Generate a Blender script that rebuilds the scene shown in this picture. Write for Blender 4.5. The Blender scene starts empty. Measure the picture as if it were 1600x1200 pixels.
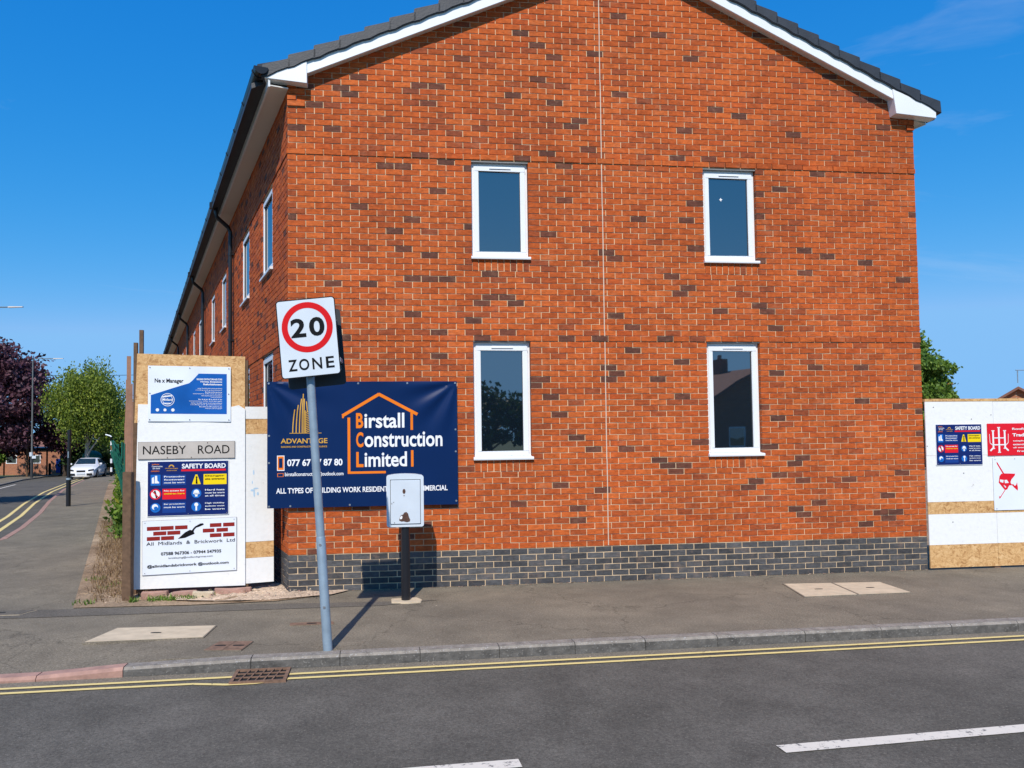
import bpy, bmesh, math, random
import numpy as np
from mathutils import Vector, Matrix
from mathutils.geometry import tessellate_polygon
random.seed(7); rng = np.random.default_rng(11)
S = bpy.context.scene
COL = S.collection

# ------------------------------------------------------------------ camera
H = 1.7
PITCH, ROLL = 0.0388, 0.01194
cam_d = bpy.data.cameras.new('camera'); cam = bpy.data.objects.new('camera', cam_d); COL.objects.link(cam)
F_ = Vector((0, math.cos(PITCH), math.sin(PITCH))); U_ = Vector((0, -math.sin(PITCH), math.cos(PITCH))); R_ = Vector((1, 0, 0))
R2 = math.cos(ROLL)*R_ - math.sin(ROLL)*U_; U2 = math.sin(ROLL)*R_ + math.cos(ROLL)*U_
M = Matrix((R2, U2, -F_)).transposed().to_4x4(); M.translation = Vector((0, 0, H)); cam.matrix_world = M
cam_d.lens = 27.0; cam_d.sensor_width = 36; cam_d.shift_x = 54.85/1600; cam_d.shift_y = 36.26/1600
cam_d.clip_end = 2000; cam_d.clip_start = 0.05
S.camera = cam
S.render.resolution_x = 1024; S.render.resolution_y = 768

# ------------------------------------------------------------------ world, sun, exposure
ELEV = math.radians(46)
e2 = np.array([0.99244412, 0.12269749]); n2 = np.array([0.12269749, -0.99244412])
to_sun = -(e2*math.sin(math.radians(14))) + n2*math.cos(math.radians(14))     # horizontal direction towards the sun
SV = Vector((to_sun[0]*math.cos(ELEV), to_sun[1]*math.cos(ELEV), math.sin(ELEV)))
W = bpy.data.worlds.new('World'); S.world = W; W.use_nodes = True
nt = W.node_tree; nd = nt.nodes; lk = nt.links; nd.clear()
sky = nd.new('ShaderNodeTexSky'); sky.sky_type = 'NISHITA'; sky.sun_disc = False
sky.sun_elevation = ELEV; sky.sun_rotation = math.atan2(SV.x, SV.y); sky.altitude = 0; sky.air_density = 1.0; sky.dust_density = 0.0; sky.ozone_density = 5.0
hsv = nd.new('ShaderNodeHueSaturation'); hsv.inputs['Saturation'].default_value = 1.0; hsv.inputs['Value'].default_value = 1.0
tc = nd.new('ShaderNodeTexCoord'); mp = nd.new('ShaderNodeMapping'); mp.inputs['Scale'].default_value = (1.6, 1.6, 5.0); mp.inputs['Location'].default_value = (3.1, 1.7, .4)
nz = nd.new('ShaderNodeTexNoise'); nz.inputs['Scale'].default_value = 1.7; nz.inputs['Detail'].default_value = 7; nz.inputs['Roughness'].default_value = .6; nz.inputs['Distortion'].default_value = .6
cr = nd.new('ShaderNodeValToRGB'); cr.color_ramp.elements[0].position = .60; cr.color_ramp.elements[1].position = .86
cr.color_ramp.elements[0].color = (0, 0, 0, 1); cr.color_ramp.elements[1].color = (.30, .30, .30, 1)
mx = nd.new('ShaderNodeMix'); mx.data_type = 'RGBA'; mx.inputs['B'].default_value = (7.5, 8.2, 9.5, 1)
bg = nd.new('ShaderNodeBackground'); bg.inputs['Strength'].default_value = 0.1; wo = nd.new('ShaderNodeOutputWorld')
sep = nd.new('ShaderNodeSeparateColor'); com = nd.new('ShaderNodeCombineColor'); lk.new(sky.outputs[0], sep.inputs[0])
for k, (A_, p_) in enumerate(((3.36, 2.3), (.837, .74), (1.02, .344))):        # deeper, cleaner blue than the clear-air default
    a0 = nd.new('ShaderNodeMath'); a0.operation = 'MULTIPLY'; a0.inputs[1].default_value = .1; lk.new(sep.outputs[k], a0.inputs[0])
    a1 = nd.new('ShaderNodeMath'); a1.operation = 'POWER'; a1.inputs[1].default_value = p_; lk.new(a0.outputs[0], a1.inputs[0])
    a2 = nd.new('ShaderNodeMath'); a2.operation = 'MULTIPLY'; a2.inputs[1].default_value = A_*10; lk.new(a1.outputs[0], a2.inputs[0])
    a3 = nd.new('ShaderNodeMath'); a3.operation = 'MINIMUM'; a3.inputs[1].default_value = (2.4, 5.3, 9.3)[k]; lk.new(a2.outputs[0], a3.inputs[0]); lk.new(a3.outputs[0], com.inputs[k])
lk.new(com.outputs[0], hsv.inputs['Color']); lk.new(tc.outputs['Generated'], mp.inputs[0]); lk.new(mp.outputs[0], nz.inputs['Vector'])
lk.new(nz.outputs['Fac'], cr.inputs[0]); lk.new(cr.outputs[0], mx.inputs['Factor']); lk.new(hsv.outputs[0], mx.inputs['A'])
lk.new(mx.outputs['Result'], bg.inputs['Color']); lk.new(bg.outputs[0], wo.inputs['Surface'])
sd = bpy.data.lights.new('sun', 'SUN'); sd.energy = 4.7; sd.angle = math.radians(.53); sd.color = (1.0, .935, .84)
so = bpy.data.objects.new('sun', sd); COL.objects.link(so); so.rotation_euler = SV.to_track_quat('Z', 'Y').to_euler(); so.location = (0, -20, 30)
S.view_settings.view_transform = 'Standard'; S.view_settings.look = 'None'; S.view_settings.gamma = 1; S.view_settings.exposure = 0
S.view_settings.use_curve_mapping = False
S.render.engine = 'CYCLES'

# ------------------------------------------------------------------ frames of the place
C2 = np.array([-2.11159974, 8.5826897])            # street corner of the building
w2 = np.array([-0.4061869, 0.91379002])            # along the street front, away from the corner
f2 = np.array([-0.91379002, -0.4061869])           # outward from the street front
GW = 7.70                                          # width of the gable wall
def V3(p, z=0): return Vector((p[0], p[1], z))
class Frame:                                       # local (u, v, z): along, outward, up
    def __init__(s, o, ex, ey, ez=(0, 0, 1)):
        s.o = Vector(o); s.ex = Vector(ex); s.ey = Vector(ey); s.ez = Vector(ez)
    def __call__(s, u, v, z): return s.o + s.ex*u + s.ey*v + s.ez*z
    def shift(s, u, v, z): return Frame(s(u, v, z), s.ex, s.ey, s.ez)
GF = Frame(V3(C2), V3(e2), V3(n2)); FF = Frame(V3(C2), V3(w2), V3(f2)); WF = Frame((0, 0, 0), (1, 0, 0), (0, -1, 0))
def hz(x, y):                                      # the side street falls gently away from the corner
    s = (x-C2[0])*w2[0] + (y-C2[1])*w2[1]
    return -0.017*min(max(s-1, 0), 70)

# ------------------------------------------------------------------ object helpers
WL = {}
def tag(o, label=None, cat=None, group=None, kind=None):
    if label: o['label'] = label
    if cat: o['category'] = cat
    if group: o['group'] = group
    if kind: o['kind'] = kind
    return o
def empty(name, loc, label=None, cat=None, group=None, kind=None):
    o = bpy.data.objects.new(name, None); COL.objects.link(o); o.location = loc; WL[o] = Vector(loc)
    return tag(o, label, cat, group, kind)
def link(name, me, origin, parent=None):
    o = bpy.data.objects.new(name, me); COL.objects.link(o); WL[o] = Vector(origin)
    if parent is not None: o.parent = parent; o.location = Vector(origin) - WL[parent]
    else: o.location = origin
    return o
class MB:
    def __init__(s): s.v = []; s.f = []; s.m = []; s.mats = []; s.t = []
    def mi(s, m):
        if m not in s.mats: s.mats.append(m)
        return s.mats.index(m)
    def face(s, pts, m, tone=.5):
        b = len(s.v); s.v += [Vector(p) for p in pts]; s.f.append(tuple(range(b, b+len(pts)))); s.m.append(s.mi(m)); s.t.append(tone)
    def raw(s, vs, fs, m, tone=.5):
        b = len(s.v); s.v += [Vector(p) for p in vs]; k = s.mi(m)
        for f in fs: s.f.append(tuple(b+i for i in f)); s.m.append(k); s.t.append(tone)
    def box(s, F, u0, u1, v0, v1, z0, z1, m, tone=.5, bev=0):
        P = [F(u, v, z) for z in (z0, z1) for v in (v0, v1) for u in (u0, u1)]
        fs = [(0, 1, 3, 2), (4, 6, 7, 5), (0, 4, 5, 1), (2, 3, 7, 6), (0, 2, 6, 4), (1, 5, 7, 3)]
        s.raw(P, fs, m, tone)
    def prism(s, A, B, m, tone=.5, caps=True):     # two matching outlines joined
        n = len(A); b = len(s.v); s.v += [Vector(p) for p in A] + [Vector(p) for p in B]; k = s.mi(m)
        for i in range(n): j = (i+1) % n; s.f.append((b+i, b+j, b+n+j, b+n+i)); s.m.append(k); s.t.append(tone)
        if caps:
            for base, pts, rev in ((b, A, True), (b+n, B, False)):
                if n <= 4: tri = [tuple(range(n))]
                else: tri = [tuple(t) for t in tessellate_polygon([[Vector(p) for p in pts]])]
                for t in tri:
                    t = tuple(base+i for i in t); s.f.append(t[::-1] if rev else t); s.m.append(k); s.t.append(tone)
    def tube(s, pts, r, m, seg=10, caps=True):
        pts = [Vector(p) for p in pts]; rs = r if isinstance(r, (list, tuple)) else [r]*len(pts)
        b = len(s.v); k = s.mi(m)
        for i, p in enumerate(pts):
            d = (pts[min(i+1, len(pts)-1)] - pts[max(i-1, 0)]).normalized()
            a = d.cross(Vector((0, 0, 1))) if abs(d.z) < .95 else d.cross(Vector((0, 1, 0)))
            a.normalize(); c = d.cross(a)
            for j in range(seg): t = 2*math.pi*j/seg; s.v.append(p + (a*math.cos(t) + c*math.sin(t))*rs[i])
        for i in range(len(pts)-1):
            for j in range(seg):
                q = (j+1) % seg; s.f.append((b+i*seg+j, b+i*seg+q, b+(i+1)*seg+q, b+(i+1)*seg+j)); s.m.append(k); s.t.append(.5)
        if caps:
            s.f.append(tuple(b+j for j in range(seg))[::-1]); s.m.append(k); s.t.append(.5)
            s.f.append(tuple(b+(len(pts)-1)*seg+j for j in range(seg))); s.m.append(k); s.t.append(.5)
    def build(s, name, parent=None, origin=None, smooth=False, fix=True, bevel=0):
        if origin is None:
            mn = [min(v[i] for v in s.v) for i in range(3)]; mxx = [max(v[i] for v in s.v) for i in range(3)]
            origin = Vector(((mn[0]+mxx[0])/2, (mn[1]+mxx[1])/2, mn[2]))
        me = bpy.data.meshes.new(name); me.from_pydata([v-origin for v in s.v], [], s.f)
        for m in s.mats: me.materials.append(m)
        me.polygons.foreach_set('material_index', s.m)
        a = me.attributes.new('tone', 'FLOAT', 'FACE'); a.data.foreach_set('value', s.t)
        if fix:
            bm = bmesh.new(); bm.from_mesh(me); bmesh.ops.remove_doubles(bm, verts=bm.verts, dist=1e-5)
            if bevel: bmesh.ops.bevel(bm, geom=[ed for ed in bm.edges if len(ed.link_faces) == 2 and ed.calc_face_angle(0) > .5], offset=bevel, segments=2, affect='EDGES', clamp_overlap=True)
            bmesh.ops.recalc_face_normals(bm, faces=bm.faces); bm.to_mesh(me); bm.free()
        if smooth:
            me.polygons.foreach_set('use_smooth', [True]*len(me.polygons))
            try: me.set_sharp_from_angle(angle=math.radians(35))
            except Exception: pass
        me.update()
        return link(name, me, origin, parent)

# ------------------------------------------------------------------ materials
def mat(name, col, rough=.6, metal=0, spec=.5, noise=None, bump=None, speck=None, coat=0):
    """noise=(scale, amount, detail); bump=(scale, distance); speck=(scale, colour, threshold)"""
    m = bpy.data.materials.new(name); m.use_nodes = True; t = m.node_tree; N = t.nodes; L = t.links
    b = N['Principled BSDF']; b.inputs['Roughness'].default_value = rough; b.inputs['Metallic'].default_value = metal
    b.inputs['Specular IOR Level'].default_value = (.12 if name.startswith(('print','banner','sign_r','sign_b','board','mandatory','warning')) else spec); b.inputs['Coat Weight'].default_value = coat
    b.inputs['Base Color'].default_value = (*col, 1)
    g = N.new('ShaderNodeNewGeometry'); out = None
    if noise:
        nz = N.new('ShaderNodeTexNoise'); nz.inputs['Scale'].default_value = noise[0]; nz.inputs['Detail'].default_value = noise[2] if len(noise) > 2 else 5
        L.new(g.outputs['Position'], nz.inputs['Vector'])
        mr = N.new('ShaderNodeMapRange'); mr.inputs['From Min'].default_value = .25; mr.inputs['From Max'].default_value = .75
        mr.inputs['To Min'].default_value = 1-noise[1]; mr.inputs['To Max'].default_value = 1+noise[1]; L.new(nz.outputs['Fac'], mr.inputs['Value'])
        vm = N.new('ShaderNodeVectorMath'); vm.operation = 'SCALE'; vm.inputs[0].default_value = col; L.new(mr.outputs[0], vm.inputs['Scale']); out = vm.outputs[0]
        L.new(out, b.inputs['Base Color'])
    if speck:
        n3 = N.new('ShaderNodeTexNoise'); n3.inputs['Scale'].default_value = speck[0]; n3.inputs['Detail'].default_value = 3; L.new(g.outputs['Position'], n3.inputs['Vector'])
        r3 = N.new('ShaderNodeValToRGB'); r3.color_ramp.elements[0].position = speck[2]; r3.color_ramp.elements[1].position = speck[2]+.05; L.new(n3.outputs['Fac'], r3.inputs[0])
        m3 = N.new('ShaderNodeMix'); m3.data_type = 'RGBA'; m3.inputs['A'].default_value = (*col, 1); m3.inputs['B'].default_value = (*speck[1], 1)
        L.new(r3.outputs[0], m3.inputs['Factor'])
        if out: L.new(out, m3.inputs['A'])
        L.new(m3.outputs['Result'], b.inputs['Base Color'])
    if bump:
        n4 = N.new('ShaderNodeTexNoise'); n4.inputs['Scale'].default_value = bump[0]; n4.inputs['Detail'].default_value = 6; L.new(g.outputs['Position'], n4.inputs['Vector'])
        bp = N.new('ShaderNodeBump'); bp.inputs['Distance'].default_value = bump[1]; bp.inputs['Strength'].default_value = 1; L.new(n4.outputs['Fac'], bp.inputs['Height']); L.new(bp.outputs[0], b.inputs['Normal'])
    return m
def ramp(N, stops, interp='LINEAR'):
    r = N.new('ShaderNodeValToRGB'); r.color_ramp.interpolation = interp; els = r.color_ramp.elements
    while len(els) > len(stops): els.remove(els[-1])
    while len(els) < len(stops): els.new(1)
    for el, (p, c) in zip(els, stops): el.position = p; el.color = (*c, 1)
    return r
def brick_mat(name, stops, bumpd=.002):
    m = bpy.data.materials.new(name); m.use_nodes = True; t = m.node_tree; N = t.nodes; L = t.links; b = N['Principled BSDF']
    b.inputs['Roughness'].default_value = .85; b.inputs['Specular IOR Level'].default_value = .25
    at = N.new('ShaderNodeAttribute'); at.attribute_name = 'tone'; r = ramp(N, stops); L.new(at.outputs['Fac'], r.inputs[0])
    g = N.new('ShaderNodeNewGeometry'); mp = N.new('ShaderNodeMapping'); mp.inputs['Scale'].default_value = (1, 1, 2.5); L.new(g.outputs['Position'], mp.inputs[0])
    nz = N.new('ShaderNodeTexNoise'); nz.inputs['Scale'].default_value = 16; nz.inputs['Detail'].default_value = 8; nz.inputs['Roughness'].default_value = .7; L.new(mp.outputs[0], nz.inputs['Vector'])
    mr = N.new('ShaderNodeMapRange'); mr.inputs['From Min'].default_value = .3; mr.inputs['From Max'].default_value = .7; mr.inputs['To Min'].default_value = .56; mr.inputs['To Max'].default_value = 1.24; L.new(nz.outputs['Fac'], mr.inputs['Value'])
    vm = N.new('ShaderNodeVectorMath'); vm.operation = 'SCALE'; L.new(r.outputs[0], vm.inputs[0]); L.new(mr.outputs[0], vm.inputs['Scale'])
    big = N.new('ShaderNodeTexNoise'); big.inputs['Scale'].default_value = .9; big.inputs['Detail'].default_value = 4; L.new(g.outputs['Position'], big.inputs['Vector'])
    m2 = N.new('ShaderNodeMapRange'); m2.inputs['From Min'].default_value = .3; m2.inputs['From Max'].default_value = .7; m2.inputs['To Min'].default_value = .85; m2.inputs['To Max'].default_value = 1.12; L.new(big.outputs['Fac'], m2.inputs['Value'])
    v2 = N.new('ShaderNodeVectorMath'); v2.operation = 'SCALE'; L.new(vm.outputs[0], v2.inputs[0]); L.new(m2.outputs[0], v2.inputs['Scale'])
    # pale mortar smears on some faces
    sm = N.new('ShaderNodeTexNoise'); sm.inputs['Scale'].default_value = 5; sm.inputs['Detail'].default_value = 9; sm.inputs['Roughness'].default_value = .75; L.new(g.outputs['Position'], sm.inputs['Vector'])
    rs = ramp(N, [(.54, (0, 0, 0)), (.76, (.24, .24, .24))]); L.new(sm.outputs['Fac'], rs.inputs[0])
    mm = N.new('ShaderNodeMix'); mm.data_type = 'RGBA'; mm.inputs['B'].default_value = (.55, .33, .2, 1); L.new(v2.outputs[0], mm.inputs['A']); L.new(rs.outputs[0], mm.inputs['Factor'])
    L.new(mm.outputs['Result'], b.inputs['Base Color'])
    n4 = N.new('ShaderNodeTexNoise'); n4.inputs['Scale'].default_value = 60; n4.inputs['Detail'].default_value = 5; L.new(mp.outputs[0], n4.inputs['Vector'])
    bp = N.new('ShaderNodeBump'); bp.inputs['Distance'].default_value = bumpd; L.new(n4.outputs['Fac'], bp.inputs['Height']); L.new(bp.outputs[0], b.inputs['Normal'])
    return m
BR = brick_mat('brick_red', [(0, (.115, .045, .03)), (.07, (.17, .055, .032)), (.11, (.33, .072, .024)), (.3, (.45, .088, .018)), (.6, (.52, .104, .020)), (.85, (.58, .13, .028)), (1, (.48, .086, .018))])
BB = brick_mat('brick_blue', [(0, (.058, .057, .060)), (.5, (.082, .081, .084)), (1, (.118, .116, .118))])
BFAR = brick_mat('brick_far', [(0, (.28, .09, .04)), (.5, (.34, .11, .05)), (1, (.4, .14, .07))])
MORT = mat('mortar', (.66, .49, .31), .95, noise=(9, .2), bump=(90, .002))
UPVC = mat('upvc_white', (.80, .82, .84), .28, noise=(3, .03))
FASC = mat('fascia_white', (.80, .82, .83), .35, noise=(2, .04))
SOFF = mat('soffit_white', (.72, .69, .64), .5)
GASK = mat('gasket_grey', (.12, .12, .13), .6)
BLKP = mat('black_plastic', (.012, .012, .014), .35)
TILE = mat('roof_tile_slate', (.028, .033, .042), .55, noise=(6, .25), bump=(50, .002))
SEAL = mat('joint_sealant', (.62, .5, .38), .7, noise=(8, .2))
LINT = mat('lintel_grey', (.3, .3, .3), .6)
def glass_mat():
    m = bpy.data.materials.new('window_glass'); m.use_nodes = True; N = m.node_tree.nodes; L = m.node_tree.links
    b = N['Principled BSDF']; b.inputs['Base Color'].default_value = (.006, .011, .018, 1); b.inputs['Roughness'].default_value = .015; b.inputs['IOR'].default_value = 3.0
    b.inputs['Specular IOR Level'].default_value = .5
    g = N.new('ShaderNodeNewGeometry'); nz = N.new('ShaderNodeTexNoise'); nz.inputs['Scale'].default_value = 1.6; nz.inputs['Detail'].default_value = 1; L.new(g.outputs['Position'], nz.inputs['Vector'])
    bp = N.new('ShaderNodeBump'); bp.inputs['Distance'].default_value = .0012; L.new(nz.outputs['Fac'], bp.inputs['Height']); L.new(bp.outputs[0], b.inputs['Normal'])
    return m
GLASS = glass_mat()
def osb_mat(name, paint=False):
    m = bpy.data.materials.new(name); m.use_nodes = True; N = m.node_tree.nodes; L = m.node_tree.links; b = N['Principled BSDF']; b.inputs['Roughness'].default_value = .7
    g = N.new('ShaderNodeNewGeometry')
    ds = N.new('ShaderNodeTexNoise'); ds.inputs['Scale'].default_value = 9; ds.inputs['Detail'].default_value = 2; L.new(g.outputs['Position'], ds.inputs['Vector'])
    ad = N.new('ShaderNodeVectorMath'); ad.operation = 'MULTIPLY_ADD'; L.new(ds.outputs['Color'], ad.inputs[0]); ad.inputs[1].default_value = (.16, .16, .16); L.new(g.outputs['Position'], ad.inputs[2])
    vs = []
    for rot, sc in ((.5, (14, 14, 60)), (-.8, (60, 60, 14)), (1.1, (20, 20, 70))):
        mp = N.new('ShaderNodeMapping'); mp.inputs['Rotation'].default_value = (0, rot, 0); mp.inputs['Scale'].default_value = sc; L.new(ad.outputs[0], mp.inputs[0])
        v = N.new('ShaderNodeTexVoronoi'); v.inputs['Scale'].default_value = 1; L.new(mp.outputs[0], v.inputs['Vector']); vs.append(v)
    mx = N.new('ShaderNodeMix'); mx.data_type = 'RGBA'; mx.inputs['Factor'].default_value = .5; L.new(vs[0].outputs['Color'], mx.inputs['A']); L.new(vs[1].outputs['Color'], mx.inputs['B'])
    m2 = N.new('ShaderNodeMix'); m2.data_type = 'RGBA'; m2.inputs['Factor'].default_value = .35; L.new(mx.outputs['Result'], m2.inputs['A']); L.new(vs[2].outputs['Color'], m2.inputs['B'])
    if paint:
        st = N.new('ShaderNodeTexNoise'); st.inputs['Scale'].default_value = 22; st.inputs['Detail'].default_value = 6; L.new(g.outputs['Position'], st.inputs['Vector'])
        r = ramp(N, [(.235, (.42, .38, .32)), (.28, (.76, .76, .74)), (.5, (.80, .80, .78)), (1, (.83, .83, .82))])
        L.new(st.outputs['Fac'], r.inputs[0]); L.new(r.outputs[0], b.inputs['Base Color'])
    else:
        r = ramp(N, [(.2, (.36, .17, .055)), (.4, (.55, .31, .12)), (.6, (.66, .40, .17)), (.85, (.75, .5, .25))])
        L.new(m2.outputs['Result'], r.inputs[0]); L.new(r.outputs[0], b.inputs['Base Color'])
    bp = N.new('ShaderNodeBump'); bp.inputs['Distance'].default_value = .0012 if paint else .0025; L.new(m2.outputs['Result'], bp.inputs['Height']); L.new(bp.outputs[0], b.inputs['Normal'])
    return m
OSB = osb_mat('bare_osb'); OSBW = osb_mat('painted_osb', True)
def asphalt(name, base, warm, scl, cracks=True, patch=.18):
    m = bpy.data.materials.new(name); m.use_nodes = True; N = m.node_tree.nodes; L = m.node_tree.links; b = N['Principled BSDF']; b.inputs['Roughness'].default_value = .93; b.inputs['Specular IOR Level'].default_value = .25
    g = N.new('ShaderNodeNewGeometry'); P = g.outputs['Position']
    def noise(s, d, r=.6): n = N.new('ShaderNodeTexNoise'); n.inputs['Scale'].default_value = s; n.inputs['Detail'].default_value = d; n.inputs['Roughness'].default_value = r; L.new(P, n.inputs['Vector']); return n
    def mrange(src, a, c, d, e_): q = N.new('ShaderNodeMapRange'); q.inputs['From Min'].default_value = a; q.inputs['From Max'].default_value = c; q.inputs['To Min'].default_value = d; q.inputs['To Max'].default_value = e_; L.new(src, q.inputs['Value']); return q.outputs[0]
    def mul(a, c): q = N.new('ShaderNodeMath'); q.operation = 'MULTIPLY'; L.new(a, q.inputs[0]); L.new(c, q.inputs[1]); return q.outputs[0]
    big = noise(.75, 5); r = ramp(N, [(.32, base), (.68, warm)]); L.new(big.outputs['Fac'], r.inputs[0])
    f = mrange(noise(2.6, 7, .7).outputs['Fac'], .3, .7, 1-patch, 1+patch)
    f = mul(f, mrange(noise(scl, 3, .8).outputs['Fac'], .25, .75, .50, 1.55))
    f = mul(f, mrange(noise(scl*3.1, 1, .8).outputs['Fac'], .3, .7, .8, 1.2))
    vo = N.new('ShaderNodeTexVoronoi'); vo.inputs['Scale'].default_value = scl*.45; L.new(P, vo.inputs['Vector'])
    lit = N.new('ShaderNodeMath'); lit.operation = 'LESS_THAN'; L.new(vo.outputs['Distance'], lit.inputs[0]); lit.inputs[1].default_value = .13   # pale chips
    if cracks:
        ds = noise(3, 4); ad = N.new('ShaderNodeVectorMath'); ad.operation = 'MULTIPLY_ADD'; L.new(ds.outputs['Color'], ad.inputs[0]); ad.inputs[1].default_value = (.5, .5, .5); L.new(P, ad.inputs[2])
        vc = N.new('ShaderNodeTexVoronoi'); vc.feature = 'DISTANCE_TO_EDGE'; vc.inputs['Scale'].default_value = .55; L.new(ad.outputs[0], vc.inputs['Vector'])
        f = mul(f, mrange(vc.outputs['Distance'], .0, .006, .62, 1))
    sc = N.new('ShaderNodeVectorMath'); sc.operation = 'SCALE'; L.new(r.outputs[0], sc.inputs[0]); L.new(f, sc.inputs['Scale'])
    mx = N.new('ShaderNodeMix'); mx.data_type = 'RGBA'; mx.inputs['B'].default_value = (base[0]*2, base[1]*2, base[2]*2, 1); L.new(sc.outputs[0], mx.inputs['A']); L.new(lit.outputs[0], mx.inputs['Factor'])
    L.new(mx.outputs['Result'], b.inputs['Base Color'])
    bp = N.new('ShaderNodeBump'); bp.inputs['Distance'].default_value = .004; L.new(noise(scl, 4, .8).outputs['Fac'], bp.inputs['Height']); L.new(bp.outputs[0], b.inputs['Normal'])
    return m
ROAD = asphalt('road_asphalt', (.088, .080, .066), (.122, .110, .092), 60, False, .22)
PAVE = asphalt('pavement_asphalt', (.158, .134, .100), (.212, .178, .128), 60, True, .20)
CHAN = asphalt('channel_asphalt', (.17, .145, .11), (.22, .185, .14), 60, False, .15)
TRENCH = asphalt('trench_asphalt', (.115, .100, .080), (.15, .13, .105), 60, False, .15)
SOIL = asphalt('soil', (.20, .13, .075), (.36, .26, .17), 30, False, .3)
SAND = asphalt('sand_rubble', (.42, .31, .22), (.58, .44, .32), 30, False, .2)
GRASS = mat('grass_ground', (.07, .10, .03), .9, noise=(4, .4))
def paint_mat(name, col, wear, under):
    m = bpy.data.materials.new(name); m.use_nodes = True; N = m.node_tree.nodes; L = m.node_tree.links; b = N['Principled BSDF']; b.inputs['Roughness'].default_value = .8
    g = N.new('ShaderNodeNewGeometry'); nz = N.new('ShaderNodeTexNoise'); nz.inputs['Scale'].default_value = 18; nz.inputs['Detail'].default_value = 8; nz.inputs['Roughness'].default_value = .75; L.new(g.outputs['Position'], nz.inputs['Vector'])
    r = ramp(N, [(wear, under), (wear+.07, col), (1, tuple(min(1, c*1.1) for c in col))]); L.new(nz.outputs['Fac'], r.inputs[0]); L.new(r.outputs[0], b.inputs['Base Color']); return m
YEL = paint_mat('yellow_line_paint', (.72, .56, .22), .33, (.2, .17, .1))
WHP = paint_mat('white_line_paint', (.66, .60, .51), .37, (.13, .125, .12))
KERB = mat('kerb_granite', (.235, .205, .17), .85, noise=(14, .35, 8), bump=(30, .008), speck=(70, (.34, .32, .3), .6))
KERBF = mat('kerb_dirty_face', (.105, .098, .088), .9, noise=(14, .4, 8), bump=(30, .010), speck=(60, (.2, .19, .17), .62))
KERBP = mat('kerb_pink', (.38, .22, .17), .85, noise=(12, .25, 8), bump=(30, .004))
CONC = mat('concrete_cover', (.55, .445, .31), .9, noise=(9, .16, 8), bump=(60, .002))
IRON = mat('cast_iron_rust', (.19, .11, .07), .75, noise=(25, .4), bump=(70, .002))
DARKHOLE = mat('dark_hole', (.008, .008, .008), .9)
GALV = mat('galvanised_steel', (.27, .35, .42), .45, metal=.25, noise=(10, .14), bump=(60, .0006))
SGNW = mat('sign_white', (.62, .68, .74), .35, noise=(5, .05))
SRED = mat('sign_red', (.62, .012, .015), .35)
SBLK = mat('sign_black', (.008, .008, .009), .4)
SGRY = mat('sign_back_grey', (.05, .055, .06), .5)
NAVY = mat('banner_navy', (.003, .020, .088), .42, noise=(1.5, .1))
WHT = mat('print_white', (.82, .83, .85), .5)
ORNG = mat('print_orange', (.82, .20, .015), .5)
GOLD = mat('print_gold', (.60, .34, .06), .5)
VINYL = mat('vinyl_white', (.76, .80, .86), .35, noise=(3, .03))
BLUE = mat('print_blue', (.01, .11, .42), .4, noise=(2.5, .2))
NAVB = mat('board_navy', (.008, .022, .13), .4)
NAVL = mat('board_navy_light', (.012, .05, .24), .4)
SAFB = mat('mandatory_blue', (.012, .14, .50), .4)
YELL = mat('warning_yellow', (.85, .62, .01), .4)
REDP = mat('print_red', (.70, .015, .03), .4)
MAROON = mat('print_brick_red', (.26, .022, .018), .5)
PLATE = mat('street_plate', (.50, .45, .40), .55, noise=(8, .1))
PLATE2 = mat('plate_edge', (.25, .22, .2), .6)
TIMB = mat('timber_brown', (.13, .075, .042), .85, noise=(20, .3), bump=(40, .003))
TIMBL = mat('timber_pinkish', (.33, .18, .12), .85, noise=(9, .25), bump=(40, .002))
GRNM = mat('green_mesh', (.008, .13, .09), .6, noise=(14, .2))
GRNP = mat('green_paint', (.01, .12, .085), .4)
CABW = mat('cabinet_paint', (.60, .66, .72), .38, noise=(6, .05))
RUST = mat('rust_patch', (.09, .045, .032), .9, noise=(40, .3), bump=(80, .001))
BLKM = mat('black_metal', (.012, .013, .017), .3)
BARK = mat('bark_dark', (.07, .05, .038), .95, noise=(10, .3), bump=(20, .02))
BIRB = mat('birch_bark', (.38, .35, .31), .85, noise=(5, .35), bump=(10, .01))
CARW = mat('car_white', (.78, .79, .81), .18, coat=.6)
CARG = mat('car_glass', (.01, .03, .06), .04, spec=1)
CARB = mat('car_black', (.012, .012, .013), .4)
TYRE = mat('tyre', (.012, .012, .012), .9)
CHROME = mat('alloy', (.5, .5, .52), .3, metal=.8)
SMEAR = mat('blue_paint_smear', (.45, .62, .78), .6)
LCOL = mat('lamp_column_grey', (.13, .14, .14), .6)
LAMPG = mat('lamp_glass', (.6, .65, .7), .15)
def leaf_mat(name, cols, trans=.25):
    m = bpy.data.materials.new(name); m.use_nodes = True; N = m.node_tree.nodes; L = m.node_tree.links; b = N['Principled BSDF']; b.inputs['Roughness'].default_value = .6
    at = N.new('ShaderNodeAttribute'); at.attribute_name = 'tone'; r = ramp(N, [(i/(len(cols)-1), c) for i, c in enumerate(cols)]); L.new(at.outputs['Fac'], r.inputs[0]); L.new(r.outputs[0], b.inputs['Base Color'])
    tr = N.new('ShaderNodeBsdfTranslucent'); L.new(r.outputs[0], tr.inputs[0]); ms = N.new('ShaderNodeMixShader'); ms.inputs[0].default_value = trans
    L.new(b.outputs[0], ms.inputs[1]); L.new(tr.outputs[0], ms.inputs[2]); L.new(ms.outputs[0], N['Material Output'].inputs['Surface']); return m
LPUR = leaf_mat('leaf_purple', [(.035, .012, .022), (.10, .035, .055), (.20, .09, .115)])
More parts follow.
